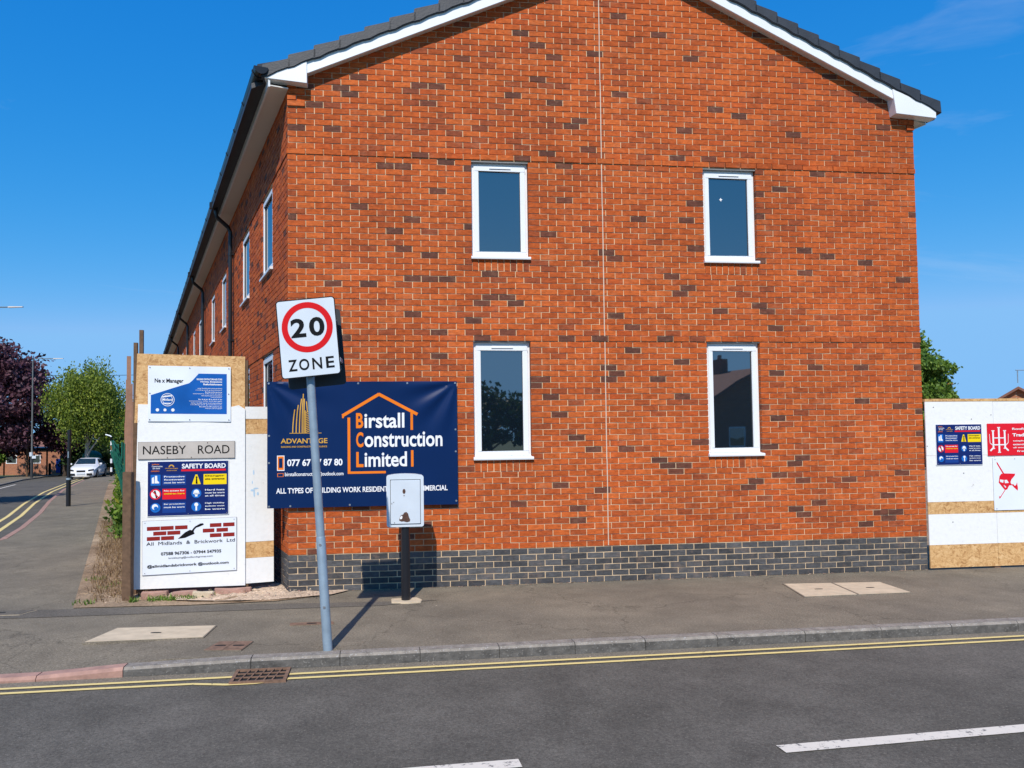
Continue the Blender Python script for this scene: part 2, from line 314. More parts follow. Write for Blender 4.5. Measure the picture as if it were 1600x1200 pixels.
LBIR = leaf_mat('leaf_birch', [(.04, .075, .010), (.17, .24, .022), (.42, .48, .06)], .4)
LGRN = leaf_mat('leaf_green', [(.05, .11, .012), (.12, .22, .025), (.24, .36, .05)], .35)
LYEL = leaf_mat('leaf_yellow_green', [(.08, .15, .014), (.22, .32, .025), (.42, .30, .04)], .35)
LDRK = leaf_mat('leaf_dark_green', [(.012, .03, .008), (.035, .075, .014), (.08, .14, .025)])
DRY = leaf_mat('dry_grass', [(.10, .06, .03), (.24, .15, .07), (.40, .28, .15)])

# ------------------------------------------------------------------ ground, roads and pavements
def g_uv(u, v): return (C2[0]+e2[0]*u+n2[0]*v, C2[1]+e2[1]*u+n2[1]*v)
def dip(x, y):
    d = np.array([x, y])-C2; u = d@e2; v = d@n2
    ss = lambda t: (lambda q: q*q*(3-2*q))(min(max(t, 0), 1))
    return -.055*ss((-.55-u)/.9)*ss((v-1.5)/1.1)*ss((9.5-y)/2.5)
def sheet(name, poly, off, m, kind='structure', thick=0, parent=None, dips=False, grid=None, rough=0):
    bm = bmesh.new(); vs = [bm.verts.new((p[0], p[1], 0)) for p in poly]; f = bm.faces.new(vs)
    if f.normal.z < 0: f.normal_flip()
    bmesh.ops.triangulate(bm, faces=bm.faces[:])
    def cut(co, no): bmesh.ops.bisect_plane(bm, geom=bm.verts[:]+bm.edges[:]+bm.faces[:], plane_co=co, plane_no=no, dist=1e-4)
    for s in (1, 71): cut((C2[0]+w2[0]*s, C2[1]+w2[1]*s, 0), (w2[0], w2[1], 0))
    if dips:
        for v in np.arange(1.5, 2.7, .15): x, y = g_uv(0, v); cut((x, y, 0), (n2[0], n2[1], 0))
        for u in np.arange(-1.5, -.5, .12): x, y = g_uv(u, 0); cut((x, y, 0), (e2[0], e2[1], 0))
        for y in np.arange(7, 9.6, .5): cut((0, y, 0), (0, 1, 0))
    if grid:
        xs = [p[0] for p in poly]; ys = [p[1] for p in poly]
        for x in np.arange(min(xs), max(xs), grid): cut((x, 0, 0), (1, 0, 0))
        for y in np.arange(min(ys), max(ys), grid): cut((0, y, 0), (0, 1, 0))
    bmesh.ops.recalc_face_normals(bm, faces=bm.faces[:])
    for f in bm.faces:
        if f.normal.z < 0: f.normal_flip()
    for v in bm.verts:
        v.co.z = hz(v.co.x, v.co.y)+off+(dip(v.co.x, v.co.y) if dips else 0) + (random.uniform(-1, 1)*rough if rough and not v.is_boundary else 0)
    if thick:
        r = bmesh.ops.extrude_face_region(bm, geom=bm.faces[:])
        for v in r['geom']:
            if isinstance(v, bmesh.types.BMVert): v.co.z -= thick
        bmesh.ops.recalc_face_normals(bm, faces=bm.faces[:])
    me = bpy.data.meshes.new(name); bm.to_mesh(me); bm.free(); me.materials.append(m)
    me.attributes.new('tone', 'FLOAT', 'FACE')
    o = link(name, me, (0, 0, 0), parent)
    if kind: o['kind'] = kind
    return o
def kerb_v(u): return 2.585-.012*u                # outer face of the near kerb
sheet('ground', [(-400, -400), (400, -400), (400, 500), (-400, 500)], -.17, GRASS)
NK = [(-9.09, 14.68), (-10.12, 17.01), (-12.35, 21.66), (-15.23, 27.3), (-19.49, 36.12), (-25.71, 50.18), (-29.6, 59.5), (-30.2, 66), (-27, 76)]     # near kerb of the side street
FK = [(-13.5, 14), (-21, 31), (-27.71, 44.68), (-32.74, 55.77), (-34.6, 61.5), (-35.0, 66.5), (-32, 79)]
corner = [g_uv(-2.0, kerb_v(-2)), (-4.9, 5.56), (-6.4, 5.9), (-7.6, 7.2), (-8.2, 9.6), (-8.6, 12.4)]
cornerF = [(-12.6, 12), (-12.8, 8), (-14, 5.5), (-17, 4.6), (-22, 4)]
road_poly = [g_uv(60, kerb_v(60)-.0)] + corner + NK + FK[::-1] + cornerF + [(-60, -.5), (-60, -5), g_uv(60, 6.6)]
sheet('road', road_poly, -.09, ROAD)
# near pavement
def inset(pts, d, side=1):
    out = []
    for i, p in enumerate(pts):
        a = np.array(pts[max(i-1, 0)]); b = np.array(pts[min(i+1, len(pts)-1)]); t = (b-a)/np.linalg.norm(b-a); out.append((p[0]+side*t[1]*d, p[1]-side*t[0]*d))
    return out
kline = [g_uv(60, kerb_v(60))] + [g_uv(u, kerb_v(u)) for u in (20, 10, 5, 0, -1)] + corner + NK
kin = inset(kline, .125, 1)
verge_edge = [(-1.62, 8.55), (-1.75, 8.40), (-2.15, 8.17), (-3.0, 8.02), (-4.11, 7.93), (-7.22, 14.58), (-11.61, 23.91), (-14.3, 29.61), (-20.0, 41.8), (-26.0, 56), (-26.5, 66), (-23.5, 75)]
pave_poly = kin + verge_edge[::-1] + [g_uv(.45, -.04), g_uv(60, -.04)]
sheet('pavement', pave_poly, 0, PAVE, thick=.12, dips=True)
# far pavements
fkl = [(-60, -.5+.0)] + cornerF[::-1] + FK
sheet('far_pavement', inset(fkl[1:], .12, -1) + [(-36.2, 79), (-38.0, 66.5), (-37.2, 61), (-35.6, 56.5), (-30.4, 45.2), (-24, 31.5), (-18, 16), (-24, 7)], 0, PAVE, thick=.12)
sheet('opposite_pavement', [g_uv(-55, 6.75), g_uv(60, 6.75), g_uv(60, 10.2), g_uv(-55, 10.2)], 0, PAVE, thick=.12)
sheet('front_gardens', [g_uv(-55, 10.2), g_uv(60, 10.2), g_uv(60, 45), g_uv(-55, 45)], -.03, GRASS)
# building plot behind the walls
sheet('building_plot', [(-2.6, 8.9), tuple(C2+e2*GW), tuple(C2+e2*60-n2*.3), (60, 60), (-24, 64)], -.02, SOIL)
# verge with soil
verge_in = [(-1.75, 8.62), (-2.15, 8.75), (-2.5, 9.1), (-3.95, 9.2), (-7, 16), (-12, 27.5), (-20, 46), (-24.5, 58), (-23, 68)]
ve2 = inset(verge_edge, .04, -1)
sheet('verge_soil', ve2[1:-1] + verge_in[::-1], .008, SOIL, grid=.25, rough=.012)
sheet('sand', [(-1.45, 8.62), (-1.60, 8.40), (-1.9, 8.28), (-2.2, 8.16), (-2.75, 8.14), (-3.2, 8.2), (-3.55, 8.3), (-3.6, 8.55), (-2.6, 8.85), (-2.35, 9.1), (-2.0, 8.75)], .016, SAND, grid=.06, rough=.010)
# darker reinstated trench across the footway and light channel along the kerb
sheet('pavement_patch', [(-6.5, 7.75), (-4.3, 7.86), (-2.3, 8.0), (-1.0, 8.05), (-.4, 8.12), (-1.0, 7.86), (-2.4, 7.72), (-4.4, 7.5), (-6.6, 7.35)], .004, TRENCH)
sheet('channel', [g_uv(u, kerb_v(u)+.004) for u in (30, 0, -2)] + [g_uv(u, kerb_v(u)+.115) for u in (-2, 0, 30)], -.086, CHAN)
# markings: children of the road
road = bpy.data.objects['road']
def stripe(name, pts, wd, m, off=-.084, par=road):
    L_ = inset(pts, wd/2, 1); R__ = inset(pts, wd/2, -1); mb = MB(); z = lambda p: Vector((p[0], p[1], hz(*p)+off))
    for i in range(len(pts)-1): mb.face([z(R__[i]), z(R__[i+1]), z(L_[i+1]), z(L_[i])], m)
    o = mb.build(name, par)
    if o.data.polygons[0].normal.z < 0: o.data.flip_normals()
    return o
yl = lambda d: [g_uv(u, kerb_v(u)+d) for u in (30, 10, 5, .33)]
stripe('yellow_line', yl(.145), .042, YEL); stripe('yellow_line', yl(.255), .042, YEL)
yr = lambda d: [g_uv(u, kerb_v(u)+d) for u in (-.08, -1, -2.2, -3.2)]
stripe('yellow_line', yr(.145), .042, YEL); stripe('yellow_line', [g_uv(.33, kerb_v(.33)+.262), g_uv(.1, kerb_v(0)+.325), g_uv(-.1, kerb_v(0)+.325), g_uv(-.35, kerb_v(0)+.27)] + yr(.255)[1:], .042, YEL)
stripe('yellow_line', inset(corner[3:]+NK[:7], .42, -1), .10, YEL); stripe('yellow_line', inset(corner[3:]+NK[:7], .74, -1), .10, YEL)
stripe('centre_dash', [g_uv(3.27, 4.60), g_uv(6.4, 4.46)], .105, WHP)
stripe('centre_dash', [g_uv(.2, 4.62), g_uv(1.78, 4.56)], .105, WHP)
stripe('centre_dash', [(-20.9, 31.6), (-24.3, 38.5)], .12, WHP); stripe('centre_dash', [(-25.2, 40.5), (-27.9, 46.5)], .12, WHP)
stripe('centre_dash', [(-17.5, 24.5), (-19.5, 28.7)], .12, WHP)
# kerb stones
kerb = empty('kerb', (*g_uv(3, 2.55), -.09), kind='structure')
def stone(a, b, top0, top1, m, par, wdt=.128, side=1, face_r=.018):
    a = np.array(a); b = np.array(b); t = (b-a)/np.linalg.norm(b-a); a = a+t*.0022; b = b-t*.0022; nn = np.array([t[1], -t[0]])*side
    mb = MB(); prof = [(-.002, -.35), (-.002+random.uniform(-.002, .002), -face_r*1.1), (face_r, 0.002), (wdt-.001, 0), (wdt-.001, -.35)]
    A = [Vector((*(a+nn*q), hz(*a)+top0+z)) for q, z in prof]; B = [Vector((*(b+nn*q), hz(*b)+top1+z)) for q, z in prof]
    mid = [p.lerp(q, .5)+Vector((nn[0], nn[1], 0))*random.uniform(-.003, .002) for p, q in zip(A, B)]
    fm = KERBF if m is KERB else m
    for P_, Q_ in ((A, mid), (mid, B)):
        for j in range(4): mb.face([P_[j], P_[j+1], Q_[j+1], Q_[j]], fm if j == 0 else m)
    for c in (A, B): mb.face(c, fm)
    mb.build('kerb_stone', par, smooth=False, bevel=.0015)
us = [-.92, .02, .70, 1.33, 1.97, 2.60, 3.20, 3.83, 4.62, 5.33, 6.0, 6.65, 7.3, 7.95, 8.6, 9.25, 10, 10.7, 11.4]
for a, b in zip(us[:-1], us[1:]):
    d0 = .004; stone(g_uv(b, kerb_v(b)), g_uv(a, kerb_v(a)), .003+dip(*g_uv(b, 2.5)), .003+dip(*g_uv(a, 2.5)), KERB, kerb)
def walk(pts, step):
    out = [np.array(pts[0])]
    for q in pts[1:]:
        q = np.array(q)
        while np.linalg.norm(q-out[-1]) > step: out.append(out[-1]+(q-out[-1])/np.linalg.norm(q-out[-1])*step)
    return out
pp = walk([g_uv(-.92, kerb_v(-.92)), g_uv(-2, kerb_v(-2))] + corner[1:] + NK[:-3], .62)[:95]
for i, (a, b) in enumerate(zip(pp[:-1], pp[1:])):
    stone(a, b, .004+dip(*a), .004+dip(*b), KERBP, kerb)
kf = empty('far_kerb', (-14, 14, -.1), kind='structure')
pf = walk(inset([(-12.8, 8), (-12.6, 12)] + FK[:-2], 0, 1), 1.8)
for a, b in zip(pf[:-1], pf[1:]): stone(b, a, .003, .003, KERB, kf)
ko = empty('opposite_kerb', (*g_uv(3, 6.6), -.09), kind='structure')
for u in np.arange(-8, 14, .92): stone(g_uv(u, 6.6), g_uv(u+.92, 6.6), .003, .003, KERB, ko, wdt=.15)

# covers, grate
def cover(name, pts, m, label, plates, group=None, frame_m=None):
    c = sum((np.array(p) for p in pts), np.zeros(2))/4; z = .003
    t = empty(name, (c[0], c[1], 0), label, 'access cover', group)
    fr = MB(); big = [Vector((*(c+(np.array(p)-c)*1.0), 0)) for p in pts]; fr.prism([p+Vector((0, 0, -.03)) for p in big], [p+Vector((0, 0, z+.004)) for p in big], frame_m or CHAN); fr.build('surround', t)
    P = [np.array(p) for p in pts]
    for k in range(plates):
        f0, f1 = k/plates+.012, (k+1)/plates-.012
        q = [P[0].copy()*(1-f)+P[1]*f for f in (f0, f1)]; r = [P[3]*(1-f)+P[2]*f for f in (f0, f1)]
        pl = [q[0]*.97+r[0]*.03, q[1]*.97+r[1]*.03, r[1]*.97+q[1]*.03, r[0]*.97+q[0]*.03]
        mb = MB(); mb.prism([Vector((*p, -.01)) for p in pl], [Vector((*p, z+.007)) for p in pl], m); o = mb.build('cover_plate', t)
        cc = sum(pl)/4; d = (pl[1]-pl[0])/np.linalg.norm(pl[1]-pl[0])
        s = MB(); s.tube([Vector((*cc, z+.0075)), Vector((*cc, z+.0095))], .001, DARKHOLE, 4)
        s = MB(); dn = np.array([-d[1], d[0]]); hp = [cc+d*a_*.045+dn*b_*.016 for a_, b_ in ((-1, -.6), (-.5, -1), (.5, -1), (1, -.6), (1, .6), (.5, 1), (-.5, 1), (-1, .6))]
        s.prism([Vector((*p, z+.004)) for p in hp], [Vector((*p, z+.009)) for p in hp], DARKHOLE); s.build('keyhole', o)
    return t
cover('service_cover', [(3.42, 8.73), (4.54, 8.77), (4.57, 8.17), (3.36, 8.01)], CONC, 'pale concrete cover of two plates in the pavement near the right hoarding', 2)
cover('service_cover', [(-3.29, 7.05), (-2.40, 7.10), (-2.37, 6.67), (-3.35, 6.55)], CONC, 'single pale concrete cover with one lifting slot left of the speed sign', 1)
cover('service_cover', [(-2.19, 6.54), (-1.90, 6.53), (-1.92, 6.25), (-2.23, 6.26)], IRON, 'small rusty water cover of two lids between pale cover and kerb', 2, frame_m=CHAN)
cover('service_cover', [(-5.0, 7.80), (-4.47, 7.83), (-4.52, 7.62), (-5.05, 7.60)], TRENCH, 'small oval-looking metal cover at the left edge of the pavement', 1, frame_m=CONC)
cover('service_cover', [(-1.75, 7.15), (-1.35, 7.19), (-1.33, 7.09), (-1.73, 7.05)], IRON, 'flat worn rusty cover strip in the pavement behind the sign pole', 1, frame_m=PAVE)
gx = empty('drain_grate', (*g_uv(.12, 2.8), -.09), 'rusty cast iron gully grate in the road against the kerb', 'drain')
G1 = GF.shift(0, 0, 0)
mb = MB(); mb.box(G1, -.075, .315, 2.60, 2.90, -.088, -.0835, DARKHOLE); mb.build('gully', gx)
mb = MB()
for (a, b, c, d) in ((-.085, .325, 2.59, 2.615), (-.085, .325, 2.885, 2.91), (-.085, -.06, 2.615, 2.885), (.30, .325, 2.615, 2.885)): mb.box(G1, a, b, c, d, -.1, -.070, IRON)
mb.build('grate_frame', gx)
for i in range(1, 6): mb = MB(); u = -.06+.36*i/6; mb.prism([G1(u-.005+.02, 2.615, -.08), G1(u+.005+.02, 2.615, -.08), G1(u+.005+.02, 2.615, -.071), G1(u-.005+.02, 2.615, -.071)], [G1(u-.005-.02, 2.885, -.08), G1(u+.005-.02, 2.885, -.08), G1(u+.005-.02, 2.885, -.071), G1(u-.005-.02, 2.885, -.071)], IRON); mb.build('grate_bar', gx)
for v in (2.70, 2.79): mb = MB(); mb.box(G1, -.06, .30, v-.005, v+.005, -.081, -.0715, IRON); mb.build('grate_bar', gx)

# ------------------------------------------------------------------ the terrace building
CH = .0685; ZP = .4105; J = .010
BL = 46.0
bld = empty('terrace_building', V3(C2+e2*2), 'new orange red brick terrace with white windows and grey tiled roof', 'building')
# window openings on the gable: u0, z0, w, h
GWIN = [(2.093, ZP+15*CH, .674, 20*CH), (4.917, ZP+15*CH, .674, 20*CH), (2.093, ZP+49*CH, .674, 17*CH-.01), (4.917, ZP+49*CH, .674, 17*CH-.01)]
FT = []
for base in np.arange(0, 44, 6.0): FT += [base+1.05, base+3.2] if base == 0 else [base+.45, base+2.75]
FT = [t for t in FT if t < 44]
FWIN = [(t, ZP+50*CH, .86, 16*CH) for t in FT] + [(t, ZP+15*CH, .86, 20*CH) for t in FT]
def topline(u): return min(5.87+.43*(u+.25), 5.80+.475*(7.97-u))
APU = 3.99
def wall_core(F, L, Ztop, wins, name, back=.28, gable=False):
    mb = MB(); v0 = -.0075
    us = sorted({0, L} | {w[0]-.004 for w in wins} | {w[0]+w[2]+.004 for w in wins}); 
    for a, b in zip(us[:-1], us[1:]):
        mid = (a+b)/2; cuts = sorted([(w[1]-.004, w[1]+w[3]+.004) for w in wins if w[0]-.005 < mid < w[0]+w[2]+.005]); z = -1.6 if not gable else -.3
        for c0, c1 in cuts: mb.box(F, a, b, -back, v0, z, c0, MORT); z = c1
        if gable:
            pts = [(a, z), (b, z), (b, topline(b)-.13)] + ([(APU, topline(APU)-.13)] if a < APU < b else []) + [(a, topline(a)-.13)]
            A = [F(p[0], v0, p[1]) for p in pts]; B = [F(p[0], -back, p[1]) for p in pts]; mb.prism(A, B, MORT)
        else: mb.box(F, a, b, -back, v0, z, Ztop, MORT)
    mb.box(F, .004, L-.004, -.02, -.0052, -.35, ZP+.001, MORT)
    return mb.build(name, bld)
wall_core(GF, GW, 0, GWIN, 'gable_wall', gable=True)
wall_core(FF, BL, 5.66, FWIN, 'street_wall')
mb = MB(); Fb = Frame(V3(C2+e2*GW), V3(w2), V3(-f2)); mb.box(Fb, 0.1, BL, -.28, 0, -.3, 5.66, BFAR); mb.build('rear_wall', bld)
mb = MB(); Fe = GF.shift(0, 0, 0); Fe = Frame(V3(C2+w2*BL), V3(e2), V3(n2)); mb.box(Fe, 0, GW, -.3, 0, -1.6, 5.7, BFAR); mb.build('end_wall', bld)
# brick layout
def courses(F, L, k0, k1, wins, topf=None, skip=None, splits=.40):
    out = []
    for k in range(k0, k1):
        z0 = ZP+k*CH+J/2; z1 = z0+CH-J; zm = (z0+z1)/2
        lo, hi = 0, L
        if topf:
            xs = np.arange(0, L+.01, .02); ok = [x for x in xs if topf(x)-.2 > zm]
            if not ok: continue
            lo, hi = (ok[0] if ok[0] > .03 else 0), (ok[-1] if ok[-1] < L-.03 else L)
        iv = [(lo, hi)]
        for w in wins:
            if w[1]-.01 < zm < w[1]+w[3]+.004 or (skip and w[1]-skip < zm < w[1]):
                nv = []
                for a, b in iv:
                    if w[0] > a and w[0]+w[2] < b: nv += [(a, w[0]), (w[0]+w[2], b)]
                    else: nv.append((a, b))
                iv = nv
        off = (.1 if k % 2 else 0)
        for a, b in iv:
            cuts = [a]; x = math.floor((a-off)/.2)*.2+off
            while x < b:
                x += .2
                if x-cuts[-1] > .06 and b-x > .05: cuts.append(x)
                if random.random() < splits and x-.1-cuts[-1] > .05 and b-x > .2: cuts.insert(-1 if cuts[-1] == x else len(cuts), x-.1); cuts.sort()
            cuts.append(b)
            for p, q in zip(cuts[:-1], cuts[1:]):
                if q-p < .02: continue
                out.append((p+(J/2 if p > a else 0), q-(J/2 if q < b else 0), z0, z1, k))
    return out
def tone_for(short=False):
    r = random.random()*(.62 if short else 1)
    if r < .055: return random.uniform(0, .08)
    if r < .13: return random.uniform(.09, .2)
    return random.uniform(.22, 1)
def brick_verts(F, b, v1=0., depth=.1):
    u0, u1, z0, z1 = b[:4]; jv = random.uniform(-.0022, .0022); ja = random.uniform(-.0016, .0016); jz = random.uniform(-.0012, .0012)
    vA = v1+jv+ja; vB = v1+jv-ja; vb = v1-depth
    return [F(u0, vA, z0+jz), F(u1, vB, z0-jz), F(u1, vB, z1-jz), F(u0, vA, z1+jz), F(u0, vb, z0), F(u1, vb, z0), F(u1, vb, z1), F(u0, vb, z1)]
BF = [(0, 1, 2, 3), (3, 2, 6, 7), (1, 0, 4, 5), (0, 3, 7, 4), (2, 1, 5, 6)]
proud = {35: .010, 66: .012}
def add_bricks(name, F, lst, m, parent=bld, single=False, kind='stuff', vfn=None):
    if single:
        for b in lst:
            vs = brick_verts(F, b, (vfn(b) if vfn else proud.get(b[4], 0))); org = sum(vs, Vector())/8
            me = bpy.data.meshes.new(name); me.from_pydata([v-org for v in vs], [], BF); me.materials.append(m)
            a = me.attributes.new('tone', 'FLOAT', 'FACE'); t = tone_for(); a.data.foreach_set('value', [t]*5); link(name, me, org, parent)
        return
    V = []; Fc = []; T = []
    for b in lst:
        vs = brick_verts(F, b, (vfn(b) if vfn else proud.get(b[4], 0))); k = len(V); V += [tuple(v) for v in vs]; Fc += [tuple(k+i for i in f) for f in BF]; T += [tone_for(b[1]-b[0] < .12)]*5
    me = bpy.data.meshes.new(name); org = Vector(V[0]); me.from_pydata([(v[0]-org[0], v[1]-org[1], v[2]-org[2]) for v in V], [], Fc); me.materials.append(m)
    a = me.attributes.new('tone', 'FLOAT', 'FACE'); a.data.foreach_set('value', T)
    o = link(name, me, org, parent); o['kind'] = kind; return o
red = courses(GF, GW, 0, 107, GWIN, topf=topline, skip=2*CH)
def camdist(b): p = GF((b[0]+b[1])/2, 0, (b[2]+b[3])/2)-Vector((0, 0, H)); return p.length
def hidden(b): u = (b[0]+b[1])/2; z = (b[2]+b[3])/2; return (-.25 < u < 1.93 and .92 < z < 2.4)
vis = sorted([b for b in red if not hidden(b) and b[1]-b[0] > .15], key=camdist)[:300]; vs_ = set(id(b) for b in vis)
add_bricks('brick', GF, vis, BR, single=True)
def corb(b): return .022 if (b[2] > 5.44 and (b[1] < .26 or b[0] > 7.44)) else proud.get(b[4], 0)
add_bricks('brickwork', GF, [b for b in red if id(b) not in vs_], BR, vfn=corb)
blue = courses(GF, GW, -6, 0, [], splits=.05)
add_bricks('blue_brick', GF, blue, BB, single=True)
redf = courses(FF, BL, 0, 77, FWIN, skip=0)
add_bricks('brickwork', FF, redf, BR)
add_bricks('blue_brickwork', FF, courses(FF, 14, -13, 0, [], splits=.05), BB)
# upright bricks under the gable sills
for (u, z, w, h) in GWIN:
    n = 9
    for i in range(n):
        b = (u+w*i/n+J/2, u+w*(i+1)/n-J/2, z-2*CH+J/2, z-J/2, 0); vs = brick_verts(GF, b); org = sum(vs, Vector())/8
        me = bpy.data.meshes.new('sill_brick'); me.from_pydata([v-org for v in vs], [], BF); me.materials.append(BR)
        a = me.attributes.new('tone', 'FLOAT', 'FACE'); t = random.uniform(.3, 1) if random.random() > .08 else .1; a.data.foreach_set('value', [t]*5); link('sill_brick', me, org, bld)
# movement joint
mb = MB()
for i in range(14):
    z0 = .42+i*.5; z1 = min(z0+.5, 7.3); o1 = .0015*math.sin(i*2.1); mb.box(GF, 3.652+o1, 3.663+o1, -.05, .0035, z0, z1, SEAL)
mb.build('movement_joint', bld)
# windows
def window(F, u, z, w, h, near=True, sticker=None):
    fr = MB(); vF = -.055 if near else -.028; vB = -.12; ft = .040
    zt = z+h-.012; zb = z+.004
    def ring(mb, a, b, c, d, t, v0, v1, m):
        mb.box(F, a, b, v0, v1, c, c+t, m); mb.box(F, a, b, v0, v1, d-t, d, m); mb.box(F, a, a+t, v0, v1, c+t, d-t, m); mb.box(F, b-t, b, v0, v1, c+t, d-t, m)
    ring(fr, u+.004, u+w-.004, zb, zt, ft, vB, vF, UPVC); fo = fr.build('window', bld, bevel=.003)
    ca = MB(); ring(ca, u+.032, u+w-.032, zb+.032, zt-.032, .058, vB+.01, vF+.018, UPVC); ca.build('casement', fo, bevel=.006)
    gk = MB(); ring(gk, u+.088, u+w-.088, zb+.088, zt-.088, .006, vB+.01, vF+.004, GASK); gk.build('gasket', fo)
    gl = MB(); gl.box(F, u+.09, u+w-.09, vB+.02, vF-.008, zb+.09, zt-.09, GLASS); gl.build('pane', fo)
    si = MB(); A = [F(u-.012, q, r) for q, r in ((-.12, z-.004), (.035, z-.004), (.038, z+.012), (.034, z+.026), (-.05, z+.040), (-.12, z+.040))]; B = [F(u+w+.014, q, r) for q, r in ((-.12, z-.004), (.035, z-.004), (.038, z+.012), (.034, z+.026), (-.05, z+.040), (-.12, z+.040))]
    si.prism(A, B, UPVC); si.build('sill', fo)
    if near:
        v = MB(); v.box(F, u+w*.32, u+w*.70, vF+.017, vF+.027, zt-.066, zt-.052, UPVC); v.box(F, u+w*.33, u+w*.69, vF+.016, vF+.024, zt-.070, zt-.066, GASK); v.build('trickle_vent', fo)
        li = MB(); li.box(F, u+.001, u+w-.001, -.1, -.004, z+h-.010, z+h-.002, LINT); li.build('lintel_plate', bld)
    if sticker:
        s = MB(); cx, cz = sticker; d = .022; q = [F(cx+a*d, vF-.0065, cz+b*d) for a, b in ((-1, 0), (-.45, .3), (-.1, 1), (.4, .4), (1, .15), (.35, -.35), (.15, -1), (-.3, -.5))]
        q2 = [p+F.ey*.001 for p in q]; s.prism(q, q2, WHT); s.build('sticker', fo)
    return fo
window(GF, *GWIN[0]); window(GF, *GWIN[1]); window(GF, *GWIN[2]); window(GF, *GWIN[3], sticker=(4.917+.25, 4.56))
for (t, z, w, h) in FWIN: window(FF, t, z, w, h, near=False)
# roof slabs, barge boards, verge tiles
def gp(u, v, z): return GF(u, v, z)
VO = .15
for side in (0, 1):
    mb = MB(); ua, ub = ((-.40, APU) if side == 0 else (8.02, APU)); zs = [topline(u)-.13 for u in (ua, ub)]
    A = [gp(ua, -.02, zs[0]), gp(ub, -.02, zs[1]), gp(ub, -.02, zs[1]+.06), gp(ua, -.02, zs[0]+.06)]; B = [p+V3(w2*BL) for p in A]; mb.prism(A, B, TILE); mb.build('roof', bld)
    # tile courses on the slope seen at the verge
    L_ = math.hypot(APU-ua, topline(APU)-topline(ua)); n = 15 if side == 0 else 15; sg = 1 if side == 0 else -1
    u_start = -.25 if side == 0 else 7.97; step = (APU-u_start)/n
    for i in range(n):
        a = u_start+step*i; b = a+step*1.06
        za, zb_ = topline(a)+.014, topline(b)-.030
        pr = [(a-step*.06, za-.155), (a+step*.22, za+(zb_-za)*.22-.150), (a+step*.55, (za+zb_)/2-.118), (b, zb_-.10), (b, zb_), (a-step*.02, za)]
        mt = MB(); mt.prism([gp(x, VO, z) for x, z in pr], [gp(x, -.25, z) for x, z in pr], TILE); mt.build('verge_tile', bld, bevel=.006)
    # barge board
    mb = MB(); u0 = .0 if side == 0 else 7.72
    lo = lambda u: topline(u)-.262
    pts = [(u0, lo(u0)), (APU, lo(APU)), (APU, topline(APU)-.10), (u0, topline(u0)-.10)]
    if side == 1: pts = pts[::-1]
    mb.prism([gp(x, .118, z) for x, z in pts], [gp(x, .095, z) for x, z in pts], FASC); mb.build('barge_board', bld, bevel=.003)
    mb = MB(); mb.prism([gp(x, .094, z) for x, z in [(u0, lo(u0)+.02), (APU, lo(APU)+.02), (APU, lo(APU)+.035), (u0, lo(u0)+.035)]], [gp(x, -.01, z) for x, z in [(u0, lo(u0)+.02), (APU, lo(APU)+.02), (APU, lo(APU)+.035), (u0, lo(u0)+.035)]], SOFF); mb.build('verge_soffit', bld)
    # box end
    if side == 0: pts = [(-.235, 5.735), (.23, 5.695), (.23, topline(.23)-.13), (-.235, topline(-.235)-.115)]
    else: pts = [(7.385, 5.64), (7.92, 5.60), (7.92, topline(7.92)-.11), (7.345, topline(7.385)-.13)]
    mb = MB(); mb.prism([gp(x, .134, z) for x, z in pts], [gp(x, .0, z) for x, z in pts], FASC); mb.build('box_end', bld, bevel=.003)
# eaves on the street side
def run(name, prof, m, t0=-.06, t1=BL, smooth=False):
    mb = MB(); mb.prism([FF(t0, v, z) for v, z in prof], [FF(t1, v, z) for v, z in prof], m); return mb.build(name, bld, smooth=smooth)
run('soffit', [(0, 5.655), (.20, 5.655), (.20, 5.668), (0, 5.668)], SOFF)
run('fascia', [(.2005, 5.645), (.222, 5.645), (.222, 5.83), (.2005, 5.83)], FASC)
gut = [((.225+.08)-.078*math.cos(a), 5.835-.080*math.sin(a)) for a in np.linspace(0, math.pi, 9)] + [((.225+.08)-.070*math.cos(a), 5.838-.070*math.sin(a)) for a in np.linspace(math.pi, 0, 9)]
run('gutter', gut, BLKP, t0=-.10, smooth=True)
mb = MB(); mb.prism([FF(-.105, v, z) for v, z in gut[:9]], [FF(-.098, v, z) for v, z in gut[:9]], BLKP); mb.build('gutter_stop_end', bld)
brk = MB(); gb = [((.225+.08)-.086*math.cos(a), 5.835-.090*math.sin(a)) for a in np.linspace(0, math.pi, 9)]
inn = [((.225+.08)-.079*math.cos(a), 5.835-.081*math.sin(a)) for a in np.linspace(math.pi, 0, 9)]
brk.prism([FF(0, v, z) for v, z in gb+inn], [FF(.04, v, z) for v, z in gb+inn], BLKP); bo = brk.build('gutter_bracket', bld)
for i in range(1, 48):
    c = bo.copy(); COL.objects.link(c); c.parent = bld; c.location = bo.location + V3(w2*(i*.9))
# street side eave tiles, one stepped course end each
et = MB(); A = [(.33, 5.845), (.33, 5.905), (-.1, 6.06), (-.1, 6.0)]
et.prism([FF(0, v, z) for v, z in A], [FF(.285, v, z-.012) for v, z in A], TILE); eo = et.build('eave_tile', bld)
for i in range(1, 130):
    c = eo.copy(); COL.objects.link(c); c.parent = bld; c.location = eo.location + V3(w2*(i*.3))
